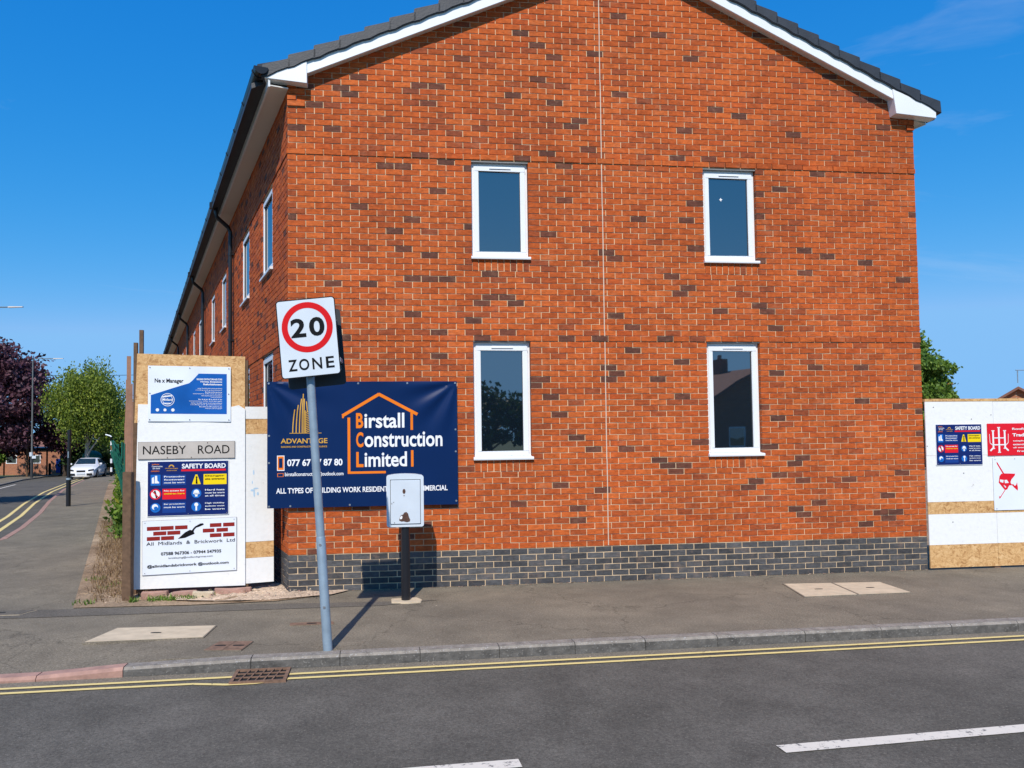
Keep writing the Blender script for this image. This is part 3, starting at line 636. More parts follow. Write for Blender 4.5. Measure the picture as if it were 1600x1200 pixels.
# gutter end on the far right
mb = MB(); Fr = Frame(V3(C2+e2*GW), V3(w2), V3(-f2)); mb.box(Fr, -.02, 20, 0, .2, 5.60, 5.612, SOFF); mb.box(Fr, -.02, 20, .2, .22, 5.59, 5.74, FASC); mb.build('rear_eaves', bld)
mb = MB(); Fr = Frame(V3(C2+e2*GW), V3(w2), V3(-f2)); mb.prism([Fr(.0, v, z-.06) for v, z in gut], [Fr(20, v, z-.06) for v, z in gut], BLKP); mb.build('gutter', bld)
# downpipes
for t in (5.15, 11.15, 17.2, 23.2, 29.2, 35.2, 41.2):
    mb = MB(); zb = hz(*(C2+w2*t))
    mb.tube([FF(t, .305, 5.77), FF(t, .305, 5.64), FF(t, .29, 5.56), FF(t, .10, 5.40), FF(t, .065, 5.32), FF(t, .065, zb)], .036, BLKP, 10); p = mb.build('downpipe', bld, smooth=True)
    for z in (4.9, 3.4, 1.9, .6):
        c = MB(); c.tube([FF(t, .065, z), FF(t, .065, z+.05)], .044, BLKP, 10); c.box(FF, t-.06, t+.06, 0.0, .05, z+.01, z+.04, BLKP); c.build('pipe_clip', p)
    c = MB(); c.box(FF, t-.05, t+.05, .28, .41, 5.70, 5.80, BLKP); c.build('outlet', p)

# ------------------------------------------------------------------ printed sheets and lettering
def font_mesh(s, bold=0.):
    cu = bpy.data.curves.new('t', 'FONT'); cu.body = s; cu.size = 1; cu.offset = bold; cu.resolution_u = 4; cu.fill_mode = 'FRONT'
    o = bpy.data.objects.new('t', cu); COL.objects.link(o); bpy.context.view_layer.update()
    me = bpy.data.meshes.new_from_object(o); V = np.array([v.co[:] for v in me.vertices]).reshape(-1, 3); F = [tuple(p.vertices) for p in me.polygons]
    bpy.data.objects.remove(o); bpy.data.curves.remove(cu); bpy.data.meshes.remove(me); return V, F
class Sheet:
    """flat printed sheet: F at its lower left corner, ex along, ez up, ey out"""
    def __init__(s, F, w, h, thing, warp=None): s.F = F; s.w = w; s.h = h; s.t = thing; s.warp = warp or (lambda x, z: 0.)
    def P(s, x, z, lay): return s.F(x, .0012*lay+s.warp(x, z), z)
    def poly(s, mb, pts, m, lay=1):
        tri = [(0, 1, 2, 3)] if len(pts) == 4 else [tuple(t) for t in tessellate_polygon([[Vector((p[0], p[1], 0)) for p in pts]])]
        V = [s.P(x, z, lay) for x, z in pts]; fs = []
        for t in tri:
            a, b, c = (V[t[0]], V[t[1]], V[t[2]]); nn = (b-a).cross(c-a); fs.append(t if nn.dot(s.F.ey) > 0 else t[::-1])
        mb.raw(V, fs, m)
    def rect(s, mb, x0, x1, z0, z1, m, lay=1): s.poly(mb, [(x0, z0), (x1, z0), (x1, z1), (x0, z1)], m, lay)
    def bar(s, mb, a, b, t, m, lay=2, n=8):
        a = np.array(a); b = np.array(b); d = (b-a)/np.linalg.norm(b-a); q = np.array([-d[1], d[0]])*t/2
        for i in range(n): p0 = a+(b-a)*i/n; p1 = a+(b-a)*(i+1)/n; s.poly(mb, [p0-q, p1-q, p1+q, p0+q], m, lay)
    def disc(s, mb, cx, cz, r, m, lay=2, n=24): s.poly(mb, [(cx+r*math.cos(2*math.pi*i/n), cz+r*math.sin(2*math.pi*i/n)) for i in range(n)], m, lay)
    def ring(s, mb, cx, cz, r0, r1, m, lay=2, n=40, a0=0, a1=2*math.pi):
        for i in range(n):
            a = a0+(a1-a0)*i/n; b = a0+(a1-a0)*(i+1)/n
            s.poly(mb, [(cx+r0*math.cos(a), cz+r0*math.sin(a)), (cx+r1*math.cos(a), cz+r1*math.sin(a)), (cx+r1*math.cos(b), cz+r1*math.sin(b)), (cx+r0*math.cos(b), cz+r0*math.sin(b))], m, lay)
    def text(s, mb, txt, x0, x1, z0, z1, m, bold=.012, lay=3, track=1.0):
        if track != 1.0: txt = (' ' * int(track)).join(txt)
        V, F = font_mesh(txt, bold)
        if not len(V): return
        mn = V.min(0); mx_ = V.max(0); sx = (x1-x0)/(mx_[0]-mn[0]); sz = (z1-z0)/(mx_[1]-mn[1])
        pts = [((v[0]-mn[0])*sx+x0, (v[1]-mn[1])*sz+z0) for v in V]; mb.raw([s.P(x, z, lay) for x, z in pts], F, m)
    def panel(s, m, thick=.004, nx=1, nz=1, name='panel'):
        mb = MB()
        for i in range(nx):
            for j in range(nz):
                x0, x1, z0, z1 = s.w*i/nx, s.w*(i+1)/nx, s.h*j/nz, s.h*(j+1)/nz
                mb.face([s.P(x0, z0, 0), s.P(x1, z0, 0), s.P(x1, z1, 0), s.P(x0, z1, 0)], m)
        if nx == 1:
            mb = MB(); mb.box(s.F, 0, s.w, -thick, 0, 0, s.h, m)
        else:
            for i in range(nx):
                for z in (0, s.h): x0, x1 = s.w*i/nx, s.w*(i+1)/nx; mb.face([s.P(x0, z, 0), s.P(x1, z, 0), s.P(x1, z, -4), s.P(x0, z, -4)], m)
            for j in range(nz):
                for x in (0, s.w): z0, z1 = s.h*j/nz, s.h*(j+1)/nz; mb.face([s.P(x, z0, 0), s.P(x, z1, 0), s.P(x, z1, -4), s.P(x, z0, -4)], m)
        return mb.build(name, s.t, smooth=nx > 1)
    def done(s, mb, name): return mb.build(name, s.t, fix=False) if mb.v else None
def screws(sh, pts, m=GASK, r=.006):
    for x, z in pts: mb = MB(); mb.tube([sh.P(x, z, 0), sh.P(x, z, 0)+sh.F.ey*.006], r, m, 8); mb.build('screw', sh.t)

# big navy banner on the gable
t = empty('construction_banner', GF(.84, .06, .94), 'large navy vinyl banner with orange house outline fixed low on the gable wall', 'banner')
bw, bh = 2.115, 1.40
def bwarp(x, z):
    u = x/bw; q = z/bh; r = 0
    for cx, cz, sx in ((0, 1, 1), (1, 1, -1)):                         # folds fanning out of the top corners
        dx = (u-cx)*sx*bw; dz = (cz-q)*bh; a = math.atan2(dz, max(dx, 1e-4)); d = math.hypot(dx, dz)
        r += .013*math.sin(a*11+.6*cx)*math.exp(-((d-.34)/.30)**2)
    r += .009*math.sin(u*9.5+q*2.0)*max(0, q-.68)/.32 + .0026*math.sin(u*7-q*5) + .002*math.sin(q*6+u*3)
    r += .003*math.sin(u*16)*max(0, .12-q)/.12
    return r
sh = Sheet(GF.shift(-.222, .05, .94), bw, bh, t, bwarp); sh.F.ez = Vector((0, 0, 1)); sh.panel(NAVY, nx=90, nz=60, name='vinyl_sheet')
def bx(u): return u+.222
def bz(z): return z-.94
pr = MB()
hl = [(.655, 1.80), (.655, 1.318)]
sh.bar(pr, (bx(.672), bz(1.935)), (bx(.672), bz(1.305)), .030, ORNG, n=10); sh.bar(pr, (bx(.657), bz(1.318)), (bx(1.08), bz(1.318)), .026, ORNG, n=8)
sh.bar(pr, (bx(.60), bz(1.955)), (bx(1.012), bz(2.198)), .034, ORNG, n=10); sh.bar(pr, (bx(1.005), bz(2.198)), (bx(1.44), bz(1.965)), .034, ORNG, n=10)
sh.bar(pr, (bx(.607), bz(1.975)), (bx(.607), bz(1.93)), .02, ORNG, n=1)
sh.bar(pr, (bx(1.375), bz(1.985)), (bx(1.375), bz(1.79)), .028, ORNG, n=5); p2 = MB(); sh.bar(p2, (bx(1.378), bz(1.56)), (bx(1.378), bz(1.375)), .028, ORNG, n=5); sh.done(p2, 'outline_bar')
sh.done(pr, 'house_outline'); pr = MB()
# tower emblem
for i, (x, z1, bend) in enumerate(((.055, 2.03, .02), (.092, 2.08, .022), (.128, 2.15, .02), (.158, 2.205, .012), (.178, 2.15, .004))):
    for k in range(6):
        f0, f1 = k/6, (k+1)/6; zz = lambda f: bz(1.77+(z1-1.77)*f); xx = lambda f: bx(x+bend*f*f*1.2)
        sh.bar(pr, (xx(f0), zz(f0)), (xx(f1), zz(f1)), .011, GOLD, n=1)
for k in range(12): z = 1.775+k*.020; sh.bar(pr, (bx(.20), bz(z)), (bx(.285), bz(z+.035)), .008, GOLD, n=2)
sh.bar(pr, (bx(.193), bz(1.77)), (bx(.193), bz(2.02)), .010, GOLD, n=4); sh.bar(pr, (bx(.218), bz(2.0)), (bx(.205), bz(2.12)), .010, GOLD, n=3); sh.bar(pr, (bx(.285), bz(1.77)), (bx(.285), bz(1.98)), .008, GOLD, n=3)
sh.bar(pr, (bx(.02), bz(1.766)), (bx(.37), bz(1.766)), .006, GOLD, n=6)
sh.done(pr, 'tower_emblem'); pr = MB()
# phone symbol
sh.rect(pr, bx(-.115), bx(-.035), bz(1.352), bz(1.52), WHT, 2); sh.rect(pr, bx(-.108), bx(-.042), bz(1.362), bz(1.512), ORNG, 3); sh.rect(pr, bx(-.095), bx(-.056), bz(1.385), bz(1.49), NAVY, 4); sh.done(pr, 'phone_symbol'); pr = MB()
sh.rect(pr, bx(-.112), bx(-.045), bz(1.285), bz(1.325), ORNG, 2); sh.rect(pr, bx(-.106), bx(-.051), bz(1.29), bz(1.32), NAVY, 3)
sh.done(pr, 'envelope_symbol')
def word(sh, txt, *a, name='lettering', **k): m_ = MB(); sh.text(m_, txt, *a, **k); return sh.done(m_, name)
for first, rest, z0, z1, x1 in (('B', 'irstall', 1.815, 1.985, 1.292), ('C', 'onstruction', 1.60, 1.77, 1.722), ('L', 'imited', 1.378, 1.548, 1.318)):
    word(sh, first, bx(.752), bx(.832), bz(z0), bz(z1), ORNG, bold=.03, lay=3, name='orange_initial')
    word(sh, rest, bx(.845), bx(x1), bz(z0), bz(z1), WHT, bold=.02, lay=3)
word(sh, 'ADVANTAGE', bx(-.075), bx(.435), bz(1.652), bz(1.708), GOLD, bold=.02)
word(sh, 'BUILDING AND CONSTRUCTION EXCELLENCE', bx(-.07), bx(.43), bz(1.607), bz(1.625), GOLD, bold=.02)
word(sh, '077 67 67 87 80', bx(-.005), bx(.60), bz(1.40), bz(1.478), WHT, bold=.03)
word(sh, 'birstallconstruction@outlook.com', bx(-.03), bx(.61), bz(1.28), bz(1.335), WHT, bold=.015)
word(sh, 'ALL TYPES OF BUILDING WORK RESIDENTIAL AND COMMERCIAL', bx(-.125), bx(1.775), bz(1.10), bz(1.16), WHT, bold=.022)
for x, z in [(.02, bh-.02), (.55, bh-.02), (1.0, bh-.02), (1.55, bh-.02), (bw-.02, bh-.02), (.02, .02), (.25, .02), (.9, .02), (bw-.02, .04), (.02, .8), (.02, .5), (bw-.02, .85), (bw-.02, .6)]:
    mb = MB(); mb.tube([sh.P(x, z, 0), sh.P(x, z, 0)+sh.F.ey*.004], .011, CHROME, 10); mb.build('eyelet', t)

# 20 zone sign on its leaning pole
PB = Vector((-1.222, 6.25, 0)); PT = Vector((-1.385, 6.25, 2.70)); pd = (PT-PB).normalized()
t = empty('speed_zone_sign', PB, 'leaning grey pole carrying a square white 20 ZONE sign with red ring', 'road sign')
mb = MB(); mb.tube([PB-pd*.05, PB+pd*.9, PB+pd*.915], [.038, .038, .034], GALV, 20); mb.tube([PB+pd*.915, PT], .034, GALV, 20); mb.build('pole', t, smooth=True)
for z in (.35, .85): mb = MB(); c = PB+pd*z; mb.tube([c+Vector((0, -.034, 0)), c+Vector((0, -.041, 0))], .011, CHROME, 8); mb.build('bolt', t)
a = math.radians(5.6); yw = math.radians(4)
sx = Vector((math.cos(a)*math.cos(yw), math.sin(yw), math.sin(a))).normalized(); sn = Vector((math.sin(yw), -math.cos(yw), 0)); sz = Vector((-math.sin(a*.85), 0, math.cos(a*.85)))
sw, shh = .475, .635
SO = Vector((-1.563, 6.15, 2.178)); SFr = Frame(SO, sx, sn, sz)
def rr(w, h, r, ins=0, n=6):
    pts = []
    for cx, cz, a0 in ((w-r, r, -90), (w-r, h-r, 0), (r, h-r, 90), (r, r, 180)):
        for k in range(n+1): an = math.radians(a0+90*k/n); pts.append((cx+(r-ins)*math.cos(an), cz+(r-ins)*math.sin(an)))
    return pts
ss = Sheet(SFr, sw, shh, t)
def plate(sh_, pts, th, m, name):
    mb = MB(); mb.prism([sh_.F(x, 0, z) for x, z in pts], [sh_.F(x, -th, z) for x, z in pts], m); return mb.build(name, sh_.t)
plate(ss, rr(sw, shh, .03), .004, SBLK, 'sign_plate')
pr = MB(); ss.poly(pr, rr(sw, shh, .03, .008), SGNW, 1); ss.done(pr, 'sign_face')
pr = MB(); ss.ring(pr, sw/2, .402, .156, .204, SRED, 2, 64); ss.done(pr, 'red_ring')
pr = MB(); ss.text(pr, '2', .105, .225, .325, .478, SBLK, bold=.028); ss.done(pr, 'digit'); pr = MB(); ss.text(pr, '0', .252, .375, .325, .478, SBLK, bold=.028)
ss.done(pr, 'digit')
for ch, x0, x1 in (('Z', .062, .132), ('O', .147, .228), ('N', .253, .330), ('E', .362, .428)): pr = MB(); ss.text(pr, ch, x0, x1, .058, .150, SBLK, bold=.016); ss.done(pr, 'letter')
bs = Sheet(Frame(SFr(.016, -.20, -.072), sx, sn, sz), sw, shh, t); plate(bs, rr(sw, shh, .03), .004, SGRY, 'rear_sign_plate')
for z in (.14, .52):
    mb = MB(); mb.box(SFr, .03, sw-.03, -.03, -.0045, z-.02, z+.02, GALV); mb.build('sign_channel', t)
    mb = MB(); mb.box(SFr.shift(.016, -.20, -.072), .03, sw-.03, .001, .028, z-.02, z+.02, GALV); mb.build('sign_channel', t)
    mb = MB(); c = SFr(sw*.5+.0, -.10, z); mb.tube([c+sn*.075, c-sn*.08], .018, GALV, 8); mb.build('clamp', t)
mb = MB(); cc = [(.022, 0)]; mb.box(SFr, sw-.012, sw+.004, -.19, -.006, .10, .135, GALV); mb.build('side_bracket', t)

# feeder cabinet on black post
CB = Vector((-.765, 8.085, 0)); t = empty('post_cabinet', CB, 'pale grey metal cabinet with rust patch on a short black post before the banner', 'utility cabinet')
CFr = Frame(CB, V3(e2), V3(n2))
mb = MB(); mb.tube([CB, CB+Vector((0, 0, .80))], .047, BLKM, 20); mb.build('post', t, smooth=True)
mb = MB(); fp = [(-.15, -.08), (.12, -.1), (.17, .02), (.15, .12), (.02, .15), (-.15, .11)]; mb.prism([CFr(x, y, -.02) for x, y in fp], [CFr(x, y, .014) for x, y in fp], CONC); mb.build('footing', t, bevel=.005)
def cab_out(w, h, r, bow):
    pts = [(-w/2+r*(1-math.cos(a)), r-r*math.sin(a)) for a in ()]
    for cx, cz, a0 in ((w/2-r, r, -90), (w/2-r, h-r, 0), (-w/2+r, h-r, 90), (-w/2+r, r, 180)):
        for k in range(5): an = math.radians(a0+22.5*k); pts.append((cx+r*math.cos(an), cz+r*math.sin(an)))
        if a0 == 0: pts += [(x, h+bow*(1-(2*x/w)**2)) for x in np.linspace(w/2-r, -w/2+r, 7)[1:-1]]
    return pts
out = [(x, z+.775) for x, z in cab_out(.385, .535, .025, .014)]
mb = MB(); mb.prism([CFr(x, .065, z) for x, z in out], [CFr(x, -.10, z) for x, z in out], CABW); mb.build('case', t, bevel=.012, smooth=True)
mb = MB(); mb.box(CFr, -.155, .160, .064, .0668, .802, 1.268, SGRY); mb.build('door_seal', t)
mb = MB(); mb.box(CFr, -.150, .155, .066, .076, .807, 1.262, CABW); dr = mb.build('door', t, bevel=.004)
sc = Sheet(CFr.shift(0, .0762, 0), 1, 1, dr); 
mb = MB(); rp = [(-.065, .845), (-.06, .875), (-.045, .90), (-.025, .905), (-.012, .925), (.010, .932), (.028, .915), (.038, .875), (.05, .85), (.045, .832), (.015, .825), (-.02, .835), (-.04, .832)]; sc.poly(mb, rp, RUST, 1)
sc.poly(mb, [(-.06, .872), (-.04, .895), (-.03, .885), (-.035, .86), (-.055, .858)], WHT, 2); mb.build('rust_patch', dr, fix=False)
mb = MB(); sc.poly(mb, [(-.012+.016*math.cos(a_), 1.145+.026*math.sin(a_)) for a_ in np.linspace(0, 2*math.pi, 12)[:-1]], RUST, 1); sc.poly(mb, [(-.012+.006*math.cos(a_), 1.10+.006*math.sin(a_)) for a_ in np.linspace(0, 2*math.pi, 8)[:-1]], RUST, 1); mb.build('lock_hole', dr, fix=False)
mb = MB()
for q in ([(-.143, 1.02), (-.135, 1.035), (-.138, 1.005)], [(-.125, 1.03), (-.118, 1.04), (-.115, 1.028)], [(-.12, .822), (-.11, .828), (-.108, .815)]): sc.poly(mb, q, SBLK, 1)
mb.build('scratches', dr, fix=False)['kind'] = 'stuff'

# ------------------------------------------------------------------ left hoarding
A2 = np.array([-3.758685, 8.41456605]); B2 = np.array([-2.60799919, 8.65670734]); hd = (B2-A2)/np.linalg.norm(B2-A2); hn = np.array([hd[1], -hd[0]])
HF = Frame(V3(A2), V3(hd), V3(hn))
hoard = empty('site_hoarding', V3(A2+hd*.5), 'white painted plywood site hoarding left of the building with bare wooden top', 'hoarding')
def hboard(pts, v0, v1, m, name, F=HF): mb = MB(); mb.prism([F(x, v1, z) for x, z in pts], [F(x, v0, z) for x, z in pts], m); return mb.build(name, hoard)
hboard([(0, .088), (1.17, .075), (1.169, 2.045), (1.10, 2.09), (1.04, 2.075), (.9, 2.062), (.5, 2.085), (.04, 2.105)], -.012, .0, OSBW, 'painted_board')
hboard([(.0, 1.9), (1.167, 1.9), (1.168, 2.641), (.026, 2.665)], -.024, -.0125, OSB, 'bare_board')
hboard([(1.178, .092), (1.49, .08), (1.49, .375), (1.178, .395)], -.10, -.088, OSBW, 'painted_board')
# the narrow second panel closing the gap to the wall
n1 = np.array([-2.575, 8.690]); D2 = np.array([-2.330, 8.790]); d2 = (D2-n1)/np.linalg.norm(D2-n1); H2 = Frame(V3(n1), V3(d2), V3(np.array([d2[1], -d2[0]]))); L2 = float(np.linalg.norm(D2-n1))
bpy.data.objects.remove([o for o in hoard.children if o.name.startswith('painted_board')][-1])
for z0, z1, m, nm, dv in ((.09, .37, OSBW, 'painted_board', 0), (.372, .55, OSB, 'bare_strip', -.003), (.552, 1.764, OSBW, 'painted_board', 0), (1.766, 1.934, OSB, 'bare_strip', -.003), (1.936, 2.074, OSBW, 'painted_board', .001)):
    mb = MB(); mb.box(H2, -.05, L2, -.012, dv, z0, z1, m); mb.build(nm, hoard)
sm = Sheet(H2.shift(0, .0012, 0), 1, 1, hoard); mb = MB()
for x, z, a_, b_ in ((.03, 1.13, .02, .012), (.05, 1.10, .01, .05), (.07, 1.15, .03, .008), (.045, 1.33, .008, .03), (.09, 1.09, .012, .02), (.03, 1.22, .006, .02)): sm.poly(mb, [(x+a_*math.cos(k), z+b_*math.sin(k)) for k in np.linspace(0, 5.5, 7)], SMEAR, 1)
o = mb.build('paint_smear', hoard, fix=False); o['kind'] = 'stuff'
mb = MB(); mb.box(HF, 1.15, 1.20, -.09, -.026, 0, 2.60, TIMB); mb.build('post', hoard)
mb = MB(); mb.box(HF, -.055, .035, -.02, .06, -.02, 1.37, TIMB); 
sd_ = np.array([-0.4185, 0.9082]); sdn = np.array([-.9082, -.4185]); SF = Frame(V3(A2+hd*(-.03)+np.array([0, .02])), V3(sd_), V3(sdn))
mb = MB(); PF = Frame((-3.757, 8.284, 0), (.99, -.02, 0), (-.02, -.99, 0)); mb.box(PF, -.047, .047, -.04, .04, -.03, 1.37, TIMB); mb.build('short_post', hoard, bevel=.004)
for u, zt in ((.06, 2.93), (-.02, 2.80)): mb = MB(); mb.box(HF, u-.02, u+.02, -.085+(.0 if u > 0 else -.1), -.04+(.0 if u > 0 else -.1), 0, zt, TIMB); mb.build('tall_post', hoard)
s = 0.15; k = 0
while s < 20:
    ln = 1.2; zg = hz(*(A2+sd_*s)); top = 2.42+random.uniform(-.06, .06)-(.25 if s < 1.2 else 0)+zg
    mb = MB(); mb.box(SF, s, s+ln-.01, -.02, -.002+random.uniform(-.004, .004), zg+.05, top, TIMBL); mb.build('side_board', hoard)
    mb = MB(); mb.box(SF, s+.02, s+.08, .0, .05, zg, top+(.35 if k in (1, 4) else .05), TIMBL); mb.build('post', hoard)
    s += ln; k += 1
mb = MB()
for q in ((.0, 2.3, 1.4), ): pass
# green mesh fence beside the verge
fen = empty('mesh_fence', (-7.0, 15.6, -.1), 'green wire mesh fence leaning over weeds beside the side street footway', 'fence')
fs = [(-6.35, 14.0), (-7.1, 15.7), (-7.95, 17.4), (-9.1, 19.9), (-10.5, 23.0), (-12.2, 26.4), (-14.1, 30.2)]
ftop = [1.55, 1.75, 1.85, 1.85, 1.85, 1.9, 1.9]
mb = MB()
for i in range(len(fs)-1):
    a, b = np.array(fs[i]), np.array(fs[i+1]); nseg = 18; t_ = (b-a)/np.linalg.norm(b-a); nn_ = np.array([-t_[1], t_[0]])
    def fp(f, q):
        p = a+(b-a)*f; z = hz(*p); top = ftop[i]+(ftop[i+1]-ftop[i])*f; ln = .28*q*q+.03*math.sin(f*9+i); return Vector((p[0]+nn_[0]*ln, p[1]+nn_[1]*ln, z+.03+top*q))
    for k in range(nseg+1): mb.tube([fp(k/nseg, q) for q in (0, .33, .66, 1)], .007, GRNM, 4)
    for q in np.linspace(0.02, 1, 9): mb.tube([fp(f, q) for f in (0, .5, 1)], .009, GRNM, 4)
o = mb.build('wire_mesh', fen, fix=False); o['kind'] = 'stuff'
for i, p in enumerate(fs): mb = MB(); z = hz(*p); mb.tube([Vector((*p, z-.1)), Vector((*p, z+ftop[i]+.1))], .03, GRNP, 8); mb.build('post', fen)
mb = MB(); gs = SF; 
for a_ in (6.0, 9.0, 12.0, 15.0):
    z = hz(*(A2+sd_*a_)); mb.box(SF, a_, a_+2.9, .055, .075, z+.1, z+1.75, GRNM)
mb.build('green_screen', hoard)

def corners(sh_, dx=.02, dz=.02, mids=True):
    p = [(dx, dz), (sh_.w-dx, dz), (dx, sh_.h-dz), (sh_.w-dx, sh_.h-dz)]
    if mids: p += [(sh_.w/2, dz), (sh_.w/2, sh_.h-dz)]
    return p
# poster with blue wedge
t = empty('poster', HF(.57, .006, 1.9), 'white vinyl poster with blue wedge at the top of the left hoarding', 'poster')
pw, ph = .872, .615
def pwarp(x, z): return .0035*math.sin(x*9+z*14)*(.35+abs(z/ph-.5)) + .003*math.exp(-((x-z*.8)/.12)**2)
sh = Sheet(HF.shift(.143, .010, 1.915), pw, ph, t, pwarp); sh.F.ex = (sh.F.ex+Vector((0, 0, -.012))).normalized(); sh.panel(VINYL, nx=30, nz=20, name='vinyl_sheet')
pr = MB()
P_ = [(.03, .29), (.26, .37), (.44, .43), (.53, .535), (.83, .535), (.83, .085), (.03, .085)]
# the wedge as narrow upright strips so it follows the folds
xs = np.linspace(.03, .83, 25)
def top_of(x):
    q = [(.03, .29), (.26, .37), (.44, .43), (.53, .535), (.83, .535)]
    return float(np.interp(x, [a for a, b in q], [b for a, b in q]))
for a_, b_ in zip(xs[:-1], xs[1:]):
    for k in range(6):
        f = lambda x, kk: .085+(top_of(x)-.085)*kk/6
        sh.poly(pr, [(a_, f(a_, k)), (b_, f(b_, k)), (b_, f(b_, k+1)), (a_, f(a_, k+1))], BLUE, 1)
sh.ring(pr, .205, .24, .066, .072, WHT, 3, 28); sh.ring(pr, .205, .24, .05, .054, WHT, 3, 28)
sh.bar(pr, (.15, .27), (.25, .285), .012, WHT, 3, 2); sh.bar(pr, (.16, .20), (.24, .20), .01, WHT, 3, 2)
sh.disc(pr, .10, .127, .018, WHT, 3, 10); sh.disc(pr, .178, .127, .016, WHT, 3, 10); sh.disc(pr, .26, .127, .018, WHT, 3, 10)
sh.done(pr, 'print')
tx = MB(); sh.text(tx, 'Ne x Manager', .07, .37, .415, .475, SBLK, bold=.02, lay=2); sh.text(tx, 'Midland', .155, .255, .228, .255, WHT, bold=.02)
for i, (x0, s_) in enumerate(((.51, 'BUILDING CONTRACTORS AND STONE'), (.55, 'Homes, Extensions'), (.58, 'Refurbishment'))): sh.text(tx, s_, x0, .78, .462-i*.028, .482-i*.028, WHT, bold=.035)
for i, x0 in enumerate((.52, .50, .60, .47, .56, .66, .53, .43, .45, .445, .54, .60)): sh.text(tx, ('new build and conversions', 'roofing and groundwork', 'kitchens', 'extensions, lofts and garages')[i % 4], x0, .78, .365-i*.0205, .377-i*.0205, WHT, bold=.01)
tag(sh.done(tx, 'small_print'), kind='stuff'); screws(sh, corners(sh)+[(.02, .31), (.85, .31)])

# street name plate
t = empty('street_name_plate', HF(.52, .012, 1.50), 'pale stone coloured NASEBY ROAD street name plate on the left hoarding', 'street sign')
sh = Sheet(HF.shift(.048, .016, 1.503), 1.008, .183, t); mb = MB(); mb.box(sh.F, -.004, 1.012, -.014, -.001, -.004, .187, PLATE2); mb.build('plate_edge', t)
sh.panel(PLATE, .012, name='plate')
tx = MB()
for s_, x0, x1 in (('NASEBY', .048, .495), ('ROAD', .62, .955)): word(sh, s_, x0, x1, .048, .142, SBLK, bold=.004, lay=1)
screws(sh, [(.3, .012), (.55, .012), (.42, .17), (.72, .17)], RUST, .005)

